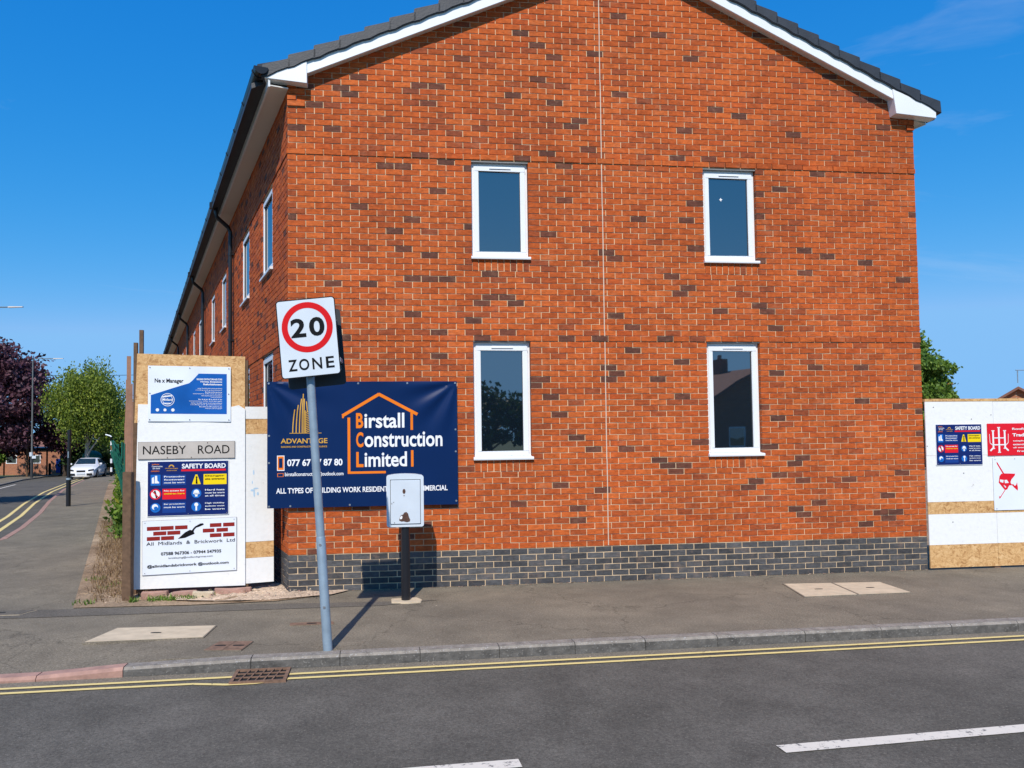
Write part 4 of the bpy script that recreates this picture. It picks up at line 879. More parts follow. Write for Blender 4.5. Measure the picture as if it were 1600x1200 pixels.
def safety_board(F, w, h, label):
    t = empty('safety_notice', F(w/2, .0, 0), label, 'notice board')
    sh = Sheet(F, w, h, t); mb = MB(); mb.box(F, -.006, w+.006, -.008, -.002, -.006, h+.006, WHT); mb.build('backing', t); sh.panel(NAVB, .004)
    X = lambda f: f*w; Z = lambda f: f*h
    pr = MB(); tx = MB()
    sh.text(tx, 'SAFETY BOARD', X(.42), X(.97), Z(.865), Z(.955), WHT, bold=.03)
    sh.rect(pr, X(.41), X(.97), Z(.815), Z(.85), REDP)
    sh.text(tx, 'Construction', X(.05), X(.18), Z(.90), Z(.93), WHT); sh.text(tx, 'all sites', X(.06), X(.15), Z(.865), Z(.89), WHT); sh.text(tx, 'safety', X(.05), X(.14), Z(.935), Z(.965), ORNG); sh.text(tx, 'contractors', X(.04), X(.14), Z(.815), Z(.84), ORNG)
    sh.text(tx, 'Advantage', X(.21), X(.37), Z(.86), Z(.885), GOLD); sh.text(tx, 'construction', X(.23), X(.36), Z(.825), Z(.845), GOLD); sh.ring(pr, X(.29), Z(.895), .02*w, .035*w, GOLD, 2, 10, 0, math.pi)
    rows = (.66, .40, .15)
    for i, z in enumerate(rows):
        for k, x in enumerate((.095, .60)):
            col = SAFB
            if (i, k) == (0, 0): sh.rect(pr, X(x-.06), X(x+.06), Z(z-.10), Z(z+.10), SAFB)
            elif (i, k) == (0, 1): sh.poly(pr, [(X(x-.055), Z(z-.09)), (X(x+.055), Z(z-.09)), (X(x+.012), Z(z+.09)), (X(x-.012), Z(z+.09))], YELL)
            elif (i, k) == (1, 0): sh.disc(pr, X(x), Z(z), .07*w, REDP, 1); sh.disc(pr, X(x), Z(z), .053*w, WHT, 2)
            else: sh.disc(pr, X(x), Z(z), .062*w, SAFB, 1)
    sh.poly(pr, [(X(.05), Z(.60)), (X(.05), Z(.70)), (X(.075), Z(.72)), (X(.08), Z(.60))], WHT, 3); sh.poly(pr, [(X(.085), Z(.60)), (X(.088), Z(.74)), (X(.115), Z(.74)), (X(.118), Z(.65)), (X(.14), Z(.62)), (X(.14), Z(.60))], WHT, 3)
    sh.poly(pr, [(X(.075), Z(.46)), (X(.095), Z(.47)), (X(.12), Z(.33)), (X(.10), Z(.33))], SBLK, 3); sh.bar(pr, (X(.055), Z(.46)), (X(.135), Z(.34)), .012*w, REDP, 4, 1)
    sh.disc(pr, X(.09), Z(.165), .038*w, WHT, 3, 14); sh.disc(pr, X(.10), Z(.14), .025*w, SAFB, 4, 12)
    sh.poly(pr, [(X(.592), Z(.58)), (X(.615), Z(.58)), (X(.61), Z(.68)), (X(.595), Z(.68))], SBLK, 3); sh.disc(pr, X(.603), Z(.70), .012*w, SBLK, 3, 8)
    sh.disc(pr, X(.60), Z(.42), .035*w, WHT, 3, 14); sh.rect(pr, X(.56), X(.64), Z(.39), Z(.41), WHT, 3); sh.rect(pr, X(.585), X(.615), Z(.34), Z(.39), WHT, 3)
    sh.disc(pr, X(.60), Z(.19), .025*w, WHT, 3, 12); sh.rect(pr, X(.59), X(.61), Z(.08), Z(.18), WHT, 3)
    for i, z in enumerate(rows):
        sh.rect(pr, X(.18), X(.47), Z(z-.10), Z(z+.095), (NAVL, REDP, NAVL)[i])
        if i == 0: sh.rect(pr, X(.69), X(.98), Z(z-.10), Z(z+.095), YELL)
        L3 = (('Protective', 'footwear', 'must be worn'), ('No access for', 'children here'), ('Ear protection', 'must be worn'))[i]
        for q, s_ in enumerate(L3): sh.text(tx, s_, X(.20), X(.455), Z(z+.045-q*.055), Z(z+.075-q*.055), WHT if i != 1 else YELL if q else WHT, bold=.02, lay=4)
        R3 = (('Danger', 'site entrance'), ('Hard hats', 'must be worn', 'at all times'), ('High visibility', 'jackets must', 'be worn'))[i]
        for q, s_ in enumerate(R3): sh.text(tx, s_, X(.71), X(.955), Z(z+.045-q*.055), Z(z+.075-q*.055), SBLK if i == 0 else WHT, bold=.02, lay=4)
    tag(sh.done(pr, 'pictograms'), kind='stuff'); tag(sh.done(tx, 'small_print'), kind='stuff'); screws(sh, corners(sh, .015, .015)[:5], CHROME, .004)
    return t
Fs = HF.shift(.146, .012, .878); safety_board(Fs, .842, .592, 'navy safety notice under the street name plate on the left hoarding')
# bricklayer sign
t = empty('bricklayer_sign', HF(.58, .006, .25), 'white sign with red bricks and black trowel at the bottom of the left hoarding', 'sign')
F_b = HF.shift(.095, .014, .238); F_b.ex = (F_b.ex+Vector((0, 0, .014))).normalized(); sh = Sheet(F_b, .982, .585, t); mb = MB(); mb.box(F_b, -.003, .985, -.010, -.0035, -.003, .588, PLATE2); mb.build('sign_edge', t); sh.panel(VINYL, .003)
pr = MB()
for z, xs_ in ((.48, (.045, .185, .335)), (.425, (.11, .255)), (.37, (.045, .19))):
    for x in xs_: sh.rect(pr, x, x+.135 if x < .3 else x+.13, z, z+.042, MAROON)
for z, xs_ in ((.488, (.70, .84)), (.432, (.625, .77)), (.376, (.70, .84))):
    for x in xs_: sh.rect(pr, x, x+.122, z, z+.042, MAROON)
sh.poly(pr, [(.365, .378), (.44, .445), (.49, .47), (.525, .458), (.54, .425), (.50, .41), (.44, .385)], SBLK, 2)
sh.poly(pr, [(.505, .455), (.53, .49), (.545, .505), (.60, .535), (.63, .535), (.635, .52), (.60, .505), (.555, .49), (.535, .468), (.53, .45)], SBLK, 2)
sh.done(pr, 'brick_and_trowel_print')
tx = MB(); sh.text(tx, 'All  Midlands  &  Brickwork  Ltd', .04, .965, .318, .355, SBLK, bold=.0); sh.text(tx, '07588 967306 - 07944 547935', .19, .82, .205, .24, SBLK, bold=.02)
sh.text(tx, 'bricklaying@midlandsgroup.com', .27, .73, .158, .182, SBLK, bold=0); sh.text(tx, '@allmidlandsbrickwork @outlook.com', .05, .90, .07, .108, SBLK, bold=.02)
tag(sh.done(tx, 'small_print'), kind='stuff'); screws(sh, corners(sh, .025, .02), GASK, .004)

# ------------------------------------------------------------------ right hoarding
RF = GF.shift(7.70, .03, 0)
rh = empty('site_hoarding', RF(1.5, 0, 0), 'white painted board hoarding with two bare wooden bands right of the building', 'hoarding')
xs = [0.006, .93, 2.15, 3.37, 4.59, 5.8]
for i in range(5):
    a, b = xs[i]+.002, xs[i+1]-.002
    for z0, z1, m, nm, dv in ((.025, .303, OSB, 'bare_board', .004), (.305, .680, OSBW, 'painted_board', 0), (.682, .829, OSB, 'bare_strip', -.003), (.831, 1.40, OSBW, 'painted_board', 0), (1.403, 2.07, OSBW, 'painted_board', .001)):
        if nm == 'bare_strip' and i > 1: m = OSBW
        mb = MB(); mb.box(RF, a, b, -.012, dv+random.uniform(0, .002), z0, z1, m); mb.build(nm, rh)
for i in range(3): mb = MB(); mb.box(RF, xs[0]+i*2, xs[0]+i*2+1.995, -.06, .006, 2.072, 2.105-.004*i, OSB); mb.build('top_rail', rh)
for x in xs[1:]: mb = MB(); mb.box(RF, x-.04, x+.04, -.10, -.014, 0, 2.05, TIMBL); mb.build('post', rh)
for x, z in ((.63, 1.85), (.33, .58), (.02, 1.52), (.12, 2.0), (.90, 1.9), (.5, 1.18)): mb = MB(); mb.tube([RF(x, .001, z), RF(x, .004, z)], .007, GASK, 8); mb.build('screw', rh)
safety_board(RF.shift(.137, .012, 1.287), .617, .497, 'small navy safety notice on the right hoarding beside the red sign')
t = empty('red_contractor_sign', RF(1.35, .006, 1.39), 'red sign with white monogram on the right hoarding above the white sign', 'sign')
sh = Sheet(RF.shift(.834, .012, 1.391), 1.15, .40, t); sh.panel(REDP, .004)
pr = MB()
for x in (.075, .155, .235):
    z0, z1 = ((.09, .31) if x != .155 else (.04, .35)); sh.bar(pr, (x, z0), (x, z1), .022, WHT, 2, 1); sh.bar(pr, (x-.02, z1), (x+.02, z1), .012, WHT, 2, 1); sh.bar(pr, (x-.02, z0), (x+.02, z0), .012, WHT, 2, 1)
sh.bar(pr, (.075, .22), (.235, .22), .012, WHT, 3, 1); sh.bar(pr, (.075, .135), (.235, .135), .014, WHT, 3, 1)
for sg, x in ((-1, .075), (1, .235)):
    sh.bar(pr, (x+sg*.05, .27), (x+sg*.045, .16), .006, WHT, 2, 1); sh.bar(pr, (x+sg*.045, .16), (x+sg*.01, .13), .008, WHT, 2, 1); sh.bar(pr, (x, .10), (x+sg*.045, .06), .02, WHT, 3, 1)
sh.done(pr, 'monogram'); tx = MB()
sh.text(tx, 'Roofing and building', .34, .95, .31, .345, WHT, .02); sh.text(tx, 'Tradesmen & Homes', .34, 1.05, .235, .275, WHT, .035)
for i, s_ in enumerate(('telephone enquiries', 'extensions and new builds', 'all work fully insured', 'free estimates')): sh.text(tx, s_, .345+.05*(i == 3), .8+.1*(i % 2), .168-i*.042, .190-i*.042, WHT, .02)
tag(sh.done(tx, 'small_print'), kind='stuff')
t = empty('white_logo_sign', RF(1.4, .006, .70), 'white sign with a red line drawing of an angular figure on the right hoarding', 'sign')
sh = Sheet(RF.shift(.895, .010, .712), 1.1, .655, t); sh.panel(VINYL, .004)
pr = MB(); kx = .00725
def lp(px, py): return ((px-775)*kx*.142+.0, (1045-py)*.00099+.0)
def lq(px, py): return ((px-775)*.00099, (1045-py)*.00125)
sh.poly(pr, [lq(*p) for p in [(825, 565), (838, 570), (925, 680), (1080, 685), (1070, 705), (1020, 745), (1010, 770), (1020, 790), (1050, 790), (1060, 805), (1085, 800), (1100, 770), (1110, 830), (1105, 855), (1060, 825), (1030, 800), (990, 800), (960, 840), (935, 845), (860, 925), (848, 932), (845, 905), (862, 910), (925, 845), (845, 770), (860, 705), (885, 685), (905, 682), (830, 585)]], REDP, 1)
sh.poly(pr, [lq(*p) for p in [(862, 740), (915, 745), (905, 775), (862, 762)]], VINYL, 2); sh.poly(pr, [lq(*p) for p in [(925, 745), (960, 745), (985, 775), (930, 778)]], VINYL, 2)
sh.poly(pr, [lq(*p) for p in [(910, 795), (925, 800), (945, 815), (935, 825)]], VINYL, 2)
sh.done(pr, 'red_drawing'); screws(sh, [(.03, .63), (.3, .635), (.03, .02)], GASK, .004)

# ------------------------------------------------------------------ planting
def leaves_mesh(pts, size, m, name, parent, droop=False, kind=None, aspect=1.6):
    n = len(pts); P = np.array(pts); A = rng.normal(size=(n, 3)); A /= np.linalg.norm(A, axis=1)[:, None]
    if droop: A[:, 2] = -abs(A[:, 2])*2.2-.6; A /= np.linalg.norm(A, axis=1)[:, None]
    Bv = np.cross(A, rng.normal(size=(n, 3))); Bv /= np.linalg.norm(Bv, axis=1)[:, None]
    sz = size*rng.uniform(.6, 1.35, (n, 1)); A = A*sz*aspect/2; Bv = Bv*sz/2
    V = np.stack([P-A, P+Bv, P+A, P-Bv], 1).reshape(-1, 3); org = P.mean(0)
    me = bpy.data.meshes.new(name); me.vertices.add(4*n); me.vertices.foreach_set('co', (V-org).ravel()); me.loops.add(4*n); me.loops.foreach_set('vertex_index', np.arange(4*n)); me.polygons.add(n)
    me.polygons.foreach_set('loop_start', np.arange(0, 4*n, 4)); me.materials.append(m); me.update(calc_edges=True)
    a = me.attributes.new('tone', 'FLOAT', 'FACE'); a.data.foreach_set('value', np.clip(rng.normal(.5, .25, n), 0, 1))
    o = link(name, me, org, parent)
    if kind: o['kind'] = kind
    return o
def crown_pts(c, r, nclump, per, cr, droop=0, hollow=.45):
    out = []
    for i in range(nclump):
        d = rng.normal(size=3); d /= np.linalg.norm(d); q = c+d*np.array(r)*(hollow+(1-hollow)*rng.random()**.5)*rng.uniform(.85, 1.08)
        s = cr*rng.uniform(.6, 1.3); g = np.clip(rng.normal(size=(per, 3)), -1.9, 1.9)*s*np.array([1, 1, .55+droop]); g[:, 2] -= droop*abs(rng.normal(size=per))*s*1.2; out.append(q+g)
    return np.concatenate(out)
def tree(name, base, h, r, cz, m, bark, label, cat='tree', group=None, nclump=70, per=130, cr=.4, leaf=.14, droop=0, trunk_r=.16, fork=None):
    x, y = base; z = hz(x, y)-.05; t = empty(name, (x, y, z), label, cat, group)
    mb = MB(); top = z+cz
    mb.tube([(x, y, z), (x+.05, y, z+(top-z)*.35), (x-.04, y+.03, z+(top-z)*.7), (x, y, top)], [trunk_r*1.25, trunk_r, trunk_r*.8, trunk_r*.5], bark, 10)
    mb.build('trunk', t, smooth=True)
    for i in range(7):
        a_ = i*2.4+.4; f = .35+.09*i; s0 = Vector((x, y, z+(top-z)*f)); e_ = Vector((x+math.cos(a_)*r[0]*.75, y+math.sin(a_)*r[1]*.75, z+cz+r[2]*(.3+.1*(i % 4))-.3))
        mb = MB(); mb.tube([s0, s0.lerp(e_, .5)+Vector((0, 0, .15)), e_], [trunk_r*.45, trunk_r*.3, .02], bark, 6); mb.build('limb', t, smooth=True)
    c = np.array([x, y, z+cz]); leaves_mesh(crown_pts(c, r, nclump, per, cr, droop), leaf, m, 'crown', t, droop > 0)
    return t
tree('copper_beech_tree', (-39.9, 61.5), 9, (5.2, 4.2, 5.2), 6.0, LPUR, BARK, 'large dark purple leaved tree at the left edge of the photo', nclump=240, per=150, cr=.55, leaf=.20)
tree('kerbside_tree', (-19.6, 25.3), 6, (2.5, 2.4, 2.2), 4.2, LGRN, BARK, 'tree outside the left photo edge whose shadow crosses the side street', nclump=50, per=120, cr=.5, leaf=.2)
tree('copper_beech_tree', (-34.6, 64.5), 6, (1.9, 1.9, 2.2), 3.9, LPUR, BARK, 'smaller dark purple tree behind the lamp post left of the green tree', nclump=60, per=120, cr=.4, leaf=.17)
tree('birch_tree', (-30.3, 59.6), 9, (2.55, 2.4, 2.7), 6.0, LBIR, BIRB, 'olive green weeping birch tree with pale trunk behind the white car', nclump=72, per=460, cr=.38, leaf=.105, droop=1.2, trunk_r=.15)
t_ = [o for o in bpy.data.objects if o.name == 'birch_tree'][0]
mb = MB(); z = hz(-30.3, 59.6); mb.tube([(-30.3, 59.6, z+1.5), (-29.9, 59.5, z+2.1), (-29.2, 59.4, z+3.0)], [.09, .07, .05], BIRB, 8); mb.build('limb', t_)
for i, (x, y, rr_, cz, m, lab) in enumerate([
    (-33.8, 72, (2.4, 2.2, 2.4), 3.6, LYEL, 'yellowish tree showing between the purple tree and the birch'),
    (-36.4, 76, (2.0, 2.0, 2.6), 4.8, LYEL, 'distant pale green tree top left of the birch crown'),
    (-31.5, 70, (2.2, 2.2, 2.6), 2.6, LGRN, 'bright green tree low behind the birch trunk'),
    (-28.2, 68, (2.1, 2.1, 2.5), 3.0, LYEL, 'bright yellow green tree between birch and hoarding'),
    (-26.0, 66, (2.1, 2.0, 2.4), 2.5, LGRN, 'mid green tree just left of the hoarding edge'),
    (-24.2, 63, (1.8, 1.8, 2.4), 3.2, LYEL, 'green tree with orange tips partly hidden by the left hoarding'),
    (-33.5, 66, (1.4, 1.4, 1.2), 1.3, LDRK, 'dark hedge bush left of the birch trunk'),
    (-27.2, 62.5, (1.9, 1.2, 1.7), 1.4, LDRK, 'dark shrub behind the striped beacon post'),
    ]):
    tree('roadside_tree', (x, y), 5, rr_, cz, m, BARK, lab, nclump=60, per=110, cr=.42, leaf=.19, trunk_r=.12)
tree('street_tree', (-39.8, 60.5), 5, (2.6, 2.0, 1.4), 1.6, LGRN, BARK, 'low green shrub behind the garden wall at the far left', nclump=35, per=90, cr=.35, leaf=.17, trunk_r=.08)
tree('leafy_tree', (22.6, 40), 8, (1.85, 1.8, 2.8), 4.3, LGRN, BARK, 'mid green leafy tree rising behind the right hoarding beside the building', nclump=150, per=150, cr=.27, leaf=.13)
# weeds along the verge
def blades(name, spots, hgt, m, kind='stuff', parent=None, wd=.006, lean=.5):
    mb = MB()
    for (x, y, k, rad) in spots:
        for _ in range(k):
            a_ = random.uniform(0, 6.283); d = rad*math.sqrt(random.random()); px, py = x+math.cos(a_)*d, y+math.sin(a_)*d; z = hz(px, py)+.0; h_ = hgt*random.uniform(.4, 1.2); l = h_*lean*random.random(); b_ = random.uniform(0, 6.283)
            dx, dy = math.cos(b_), math.sin(b_); tone = random.random()
            mb.face([(px-dy*wd, py+dx*wd, z), (px+dy*wd, py-dx*wd, z), (px+dx*l*.4+dy*wd*.6, py+dy*l*.4-dx*wd*.6, z+h_*.6), (px+dx*l*.4-dy*wd*.6, py+dy*l*.4+dx*wd*.6, z+h_*.6)], m, tone)
            mb.face([(px+dx*l*.4-dy*wd*.6, py+dy*l*.4+dx*wd*.6, z+h_*.6), (px+dx*l*.4+dy*wd*.6, py+dy*l*.4-dx*wd*.6, z+h_*.6), (px+dx*l, py+dy*l, z+h_)], m, tone)
    return mb.build(name, parent, fix=False)
sp = []
for s in np.arange(0.2, 10, .12):
    f = s/10; ax, ay = -4.0-s*.468, 8.15+s*.99
    sp.append((ax+.22, ay+.1, 75, .36))
o = blades('dry_grass', sp, .09, DRY, wd=.004, lean=1.6); tag(o, 'brown dried grass and litter on the verge strip', 'dry grass', kind='stuff')
def weed(x, y, h, label, m=LGRN, n=420, spread=.3, group='weeds along the mesh fence'):
    t = empty('weed_plant', (x, y, hz(x, y)), label, 'weed', group)
    mb = MB(); pts = []
    for i in range(9):
        a_ = random.uniform(0, 6.28); r = spread*random.random(); tip = Vector((x+math.cos(a_)*r, y+math.sin(a_)*r, hz(x, y)+h*random.uniform(.6, 1.05))); b_ = Vector((x+math.cos(a_)*r*.3, y+math.sin(a_)*r*.3, hz(x, y)-.02))
        mb.tube([b_, b_.lerp(tip, .5), tip], [.008, .006, .003], m, 4)
        for k in range(n//9): f = random.uniform(.15, 1); p = b_.lerp(tip, f); pts.append((p.x+random.gauss(0, .05+.08*(1-f)), p.y+random.gauss(0, .07), p.z+random.gauss(0, .04)))
    mb.build('stem', t, fix=False); leaves_mesh(pts, .055, m, 'foliage', t, aspect=2.2)
WLB = ['nearest and lowest weed beside the bare soil of the verge', 'low weed just beyond the nearest one at the mesh fence foot', 'third weed from the hoarding end of the mesh fence'] + ['green leafy weeds standing in a row at the middle of the mesh fence']*5 + ['farthest weed of the row, towards the white car']
wl = ['tall leafy weed at the near end of the green mesh fence', 'bushy green weed against the mesh fence beside the footway']
for i, (x, y, h) in enumerate([(-6.45, 14.2, .62), (-7.0, 15.4, .75), (-7.65, 16.9, .85), (-8.4, 18.5, .95), (-9.3, 20.5, 1.0), (-10.3, 22.6, 1.05), (-11.5, 25.2, 1.15), (-12.9, 28.2, 1.2), (-14.3, 31.4, 1.2)]):
    weed(x, y, h, WLB[i], LYEL if i % 2 else LGRN, n=700, spread=.36)
gt = [(-3.45, 8.27, 90, .10), (-3.28, 8.29, 120, .10), (-3.12, 8.33, 140, .11), (-3.0, 8.37, 110, .09), (-2.95, 8.45, 70, .08), (-3.66, 8.2, 40, .05), (-4.25, 9.25, 60, .16), (-4.3, 8.95, 40, .1), (-4.15, 8.15, 40, .12), (-4.75, 9.6, 40, .14)]
o = blades('weed_tufts', gt, .05, LGRN, wd=.007, lean=1.2); tag(o, 'small bright green weed tufts at the foot of the left hoarding', 'weeds', kind='stuff')
# stones and rubble
mb = MB()
for _ in range(420):
    a_ = random.random(); x, y = random.choice([(-4.05+random.uniform(0, .35)-.47*a_*3, 8.05+3*a_), (random.uniform(-3.5, -1.6), random.uniform(8.2, 8.75)), (random.uniform(-3.5, -1.6), random.uniform(8.2, 8.5))])
    r = random.uniform(.004, .016); z = hz(x, y)+.012+(.025 if x > -3.5 else 0); pts = [Vector((x+random.uniform(-1, 1)*r, y+random.uniform(-1, 1)*r, z+random.uniform(0, 1)*r)) for _ in range(5)]
    mb.raw(pts, [(0, 1, 2), (0, 2, 3), (0, 3, 4), (0, 4, 1), (1, 2, 3), (1, 3, 4)], random.choice([SAND, CONC, SAND, KERBP]))
for _ in range(520):
    u = random.uniform(.0, 7.7); v = .004+abs(random.gauss(0, .022)); r = random.uniform(.003, .011); p = GF(u, v+.012, .004); pts = [p+Vector((random.uniform(-1.6, 1.6)*r, random.uniform(-1, 1)*r, random.uniform(0, .7)*r)) for _ in range(5)]
    mb.raw(pts, [(0, 1, 2), (0, 2, 3), (0, 3, 4), (0, 4, 1), (1, 2, 3), (1, 3, 4)], random.choice([SAND, TIMBL, SOIL, KERBP, TIMB]))
for _ in range(260):
    u = random.uniform(-1, 8); v = 2.62+abs(random.gauss(0, .05)) if random.random() < .6 else random.uniform(.2, 2.4); r = random.uniform(.002, .006); x, y = g_uv(u, v); p = Vector((x, y, -.086 if v > 2.6 else .002)); pts = [p+Vector((random.uniform(-1.6, 1.6)*r, random.uniform(-1, 1)*r, random.uniform(0, .7)*r)) for _ in range(5)]
    mb.raw(pts, [(0, 1, 2), (0, 2, 3), (0, 3, 4), (0, 4, 1), (1, 2, 3), (1, 3, 4)], random.choice([SAND, CONC, TIMB]))
o = mb.build('gravel', fix=False); tag(o, 'small stones and rubble scattered on the bare soil by the hoarding', 'gravel', kind='stuff')
for i, (x, y, w_, d_, m, lab) in enumerate([(-3.52, 8.40, .28, .12, KERBP, 'broken pink slab under the left end of the white board'), (-3.20, 8.40, .26, .10, KERBP, 'flat reddish brick piece behind the weed tufts'), (-2.98, 8.36, .22, .12, CONC, 'pale concrete lump in front of the left hoarding'), (-2.72, 8.56, .40, .08, KERBP, 'thin pinkish slab below the right side of the white board')]):
    mb = MB(); F3 = Frame((x, y, 0), (hd[0], hd[1], 0), (hn[0], hn[1], 0)); q = [(-w_/2, -d_/2), (-w_*.1, -d_*.58), (w_/2, -d_*.42), (w_*.47, d_*.4), (w_*.05, d_*.52), (-w_*.46, d_*.45)]
    mb.prism([F3(a, b, -.01) for a, b in q], [F3(a, b, .055+random.uniform(0, .02)) for a, b in q], m); o = mb.build('broken_slab', bevel=.006); tag(o, lab, 'rubble')

# ------------------------------------------------------------------ background street
def lamp(x, y, h, arm_dir, arm, label):
    z = hz(x, y); t = empty('street_lamp', (x, y, z), label, 'street lamp', 'street lamps of the side street'); a = Vector((arm_dir[0], arm_dir[1], 0)).normalized(); p = Vector((x, y, z))
    mb = MB(); mb.tube([p, p+Vector((0, 0, 1.6))], .10, SGRY, 10); mb.tube([p+Vector((0, 0, 1.6)), p+Vector((0, 0, h-.15))], [.065, .045], LCOL, 10); mb.build('column', t, smooth=True)
    mb = MB(); tp = p+Vector((0, 0, h)); mb.tube([tp-Vector((0, 0, .2)), tp-Vector((0, 0, .05))+a*.04, tp+a*.2, tp+a*(arm-.6)], .028, LCOL, 8); mb.build('arm', t, smooth=True)
    mb = MB(); q = tp+a*(arm-.65); s_ = a.cross(Vector((0, 0, 1))); mb.prism([q+s_*b_+Vector((0, 0, c_)) for b_, c_ in ((-.09, -.03), (.09, -.03), (.07, .035), (-.07, .035))], [q+a*.7+s_*b_*.7+Vector((0, 0, c_*.6+.01)) for b_, c_ in ((-.09, -.03), (.09, -.03), (.07, .035), (-.07, .035))], PLATE); l = mb.build('lantern', t)
    return t
l1 = lamp(-33.6, 58.0, 9.0, (1, .1), 2.15, 'tall grey street lamp with long arm beside the purple tree')
z = hz(-33.6, 58); mb = MB(); mb.tube([(-33.6, 57.9, z+1.62), (-33.6, 57.9, z+1.92)], .12, SGNW, 8); mb.build('number_band', l1); mb = MB(); mb.box(Frame((-33.6, 57.87, z), (1, 0, 0), (0, -1, 0)), .08, .38, 0, .02, 1.45, 1.65, SGNW); mb.build('small_sign', l1)
lamp(-25.0, 38.0, 9.05, (1, .05), 2.35, 'street lamp at the left photo edge of which only the arm shows')
# black post on the footway
x, y = -12.7, 23.9; z = hz(x, y); t = empty('black_post', (x, y, z), 'slim black traffic post with collar standing on the side street footway', 'post')
mb = MB(); mb.tube([(x, y, z), (x, y, z+.9)], .068, BLKM, 12); mb.tube([(x, y, z+.9), (x+.02, y, z+2.28)], .05, BLKM, 12); mb.build('shaft', t, smooth=True)
mb = MB(); mb.tube([(x+.02, y, z+2.2), (x+.02, y, z+2.36)], .06, BLKM, 12); mb.build('cap', t)
mb = MB(); mb.tube([(x+.005, y, z+.82), (x+.005, y, z+.88)], .073, GALV, 12); mb.build('collar', t)
mb = MB(); mb.tube([(x+.02, y-.063, z+1.5), (x+.02, y-.063, z+1.7)], .02, GALV, 6); mb.build('small_plate', t)
# striped crossing post
x, y = -27.7, 58.2; z = hz(x, y); t = empty('striped_beacon_post', (x, y, z), 'black and white banded crossing post beyond the white car', 'beacon')
for i in range(9): mb = MB(); mb.tube([(x, y, z+i*.33), (x, y, z+(i+1)*.33)], .075, (SBLK, WHT)[i % 2] if i != 6 else ORNG, 10); mb.build('band', t)
mb = MB(); mb.tube([(x-.45, y, z+3.15), (x-.1, y, z+3.05), (x, y, z+2.97)], .05, SGNW, 8); mb.build('lamp_head', t)
x, y = -37.2, 66.9; z = hz(x, y); mb = MB(); mb.tube([(x, y, z), (x, y, z+.95), (x, y, z+1.0)], [.11, .11, .06], SBLK, 10); o = mb.build('bollard'); tag(o, 'small black bollard right of the lamp base on the far pavement', 'bollard')
# bus shelter like green frame
t = empty('bus_shelter', (-37, 66, -1.1), 'green framed bus shelter with dark posts on the far side of the side street', 'shelter')
def pole_at(x, y, h, m, r=.06): z = hz(x, y); mb = MB(); mb.tube([(x, y, z), (x, y, z+h)], r, m, 8); mb.build('post', t)
for x, y, h, m, r in ((-40.8, 66.3, 2.4, SBLK, .06), (-39.6, 68.0, 2.4, SBLK, .06), (-37.1, 66.3, 2.3, SBLK, .07), (-36.2, 66.9, 2.3, SBLK, .07), (-35.2, 66.2, 2.9, GRNP, .13), (-35.45, 66.2, 2.2, GRNP, .06)): pole_at(x, y, h, m, r)
mb = MB(); mb.tube([(-41, 66.3, 1.05), (-36.9, 66.3, 1.12)], .10, GRNP, 8); mb.build('roof_beam', t)
mb = MB(); mb.tube([(-36.9, 66.3, 1.12), (-34.6, 66.1, 1.9)], .09, GRNP, 8); mb.build('sloping_beam', t)
mb = MB(); mb.face([(-41, 66.3, 1.16), (-36.9, 66.3, 1.22), (-36.6, 68.4, 1.3), (-41.3, 68.4, 1.25)], GRNP); mb.face([(-41, 66.3, 1.18), (-36.9, 66.3, 1.24), (-36.6, 68.4, 1.32), (-41.3, 68.4, 1.27)], GRNP); mb.build('roof_panel', t)
# teal canopy
x, y = -31.2, 62.3; z = hz(x, y); t = empty('teal_canopy', (x, y, z), 'small teal domed canopy showing over the roof of the white car', 'canopy')
mb = MB(); n = 14
for j in range(4):
    for i in range(n):
        def q(jj, ii): r = .75*math.cos(jj*.39); zz = z+1.45+.55*math.sin(jj*.39); return (x+r*math.cos(2*math.pi*ii/n), y+r*math.sin(2*math.pi*ii/n), zz)
        mb.face([q(j, i), q(j, i+1), q(j+1, i+1), q(j+1, i)], GRNM)
mb.build('dome', t)
for a_ in (-.6, .6): mb = MB(); mb.tube([(x+a_, y, z), (x+a_, y, z+1.5)], .04, GRNP, 6); mb.build('post', t)
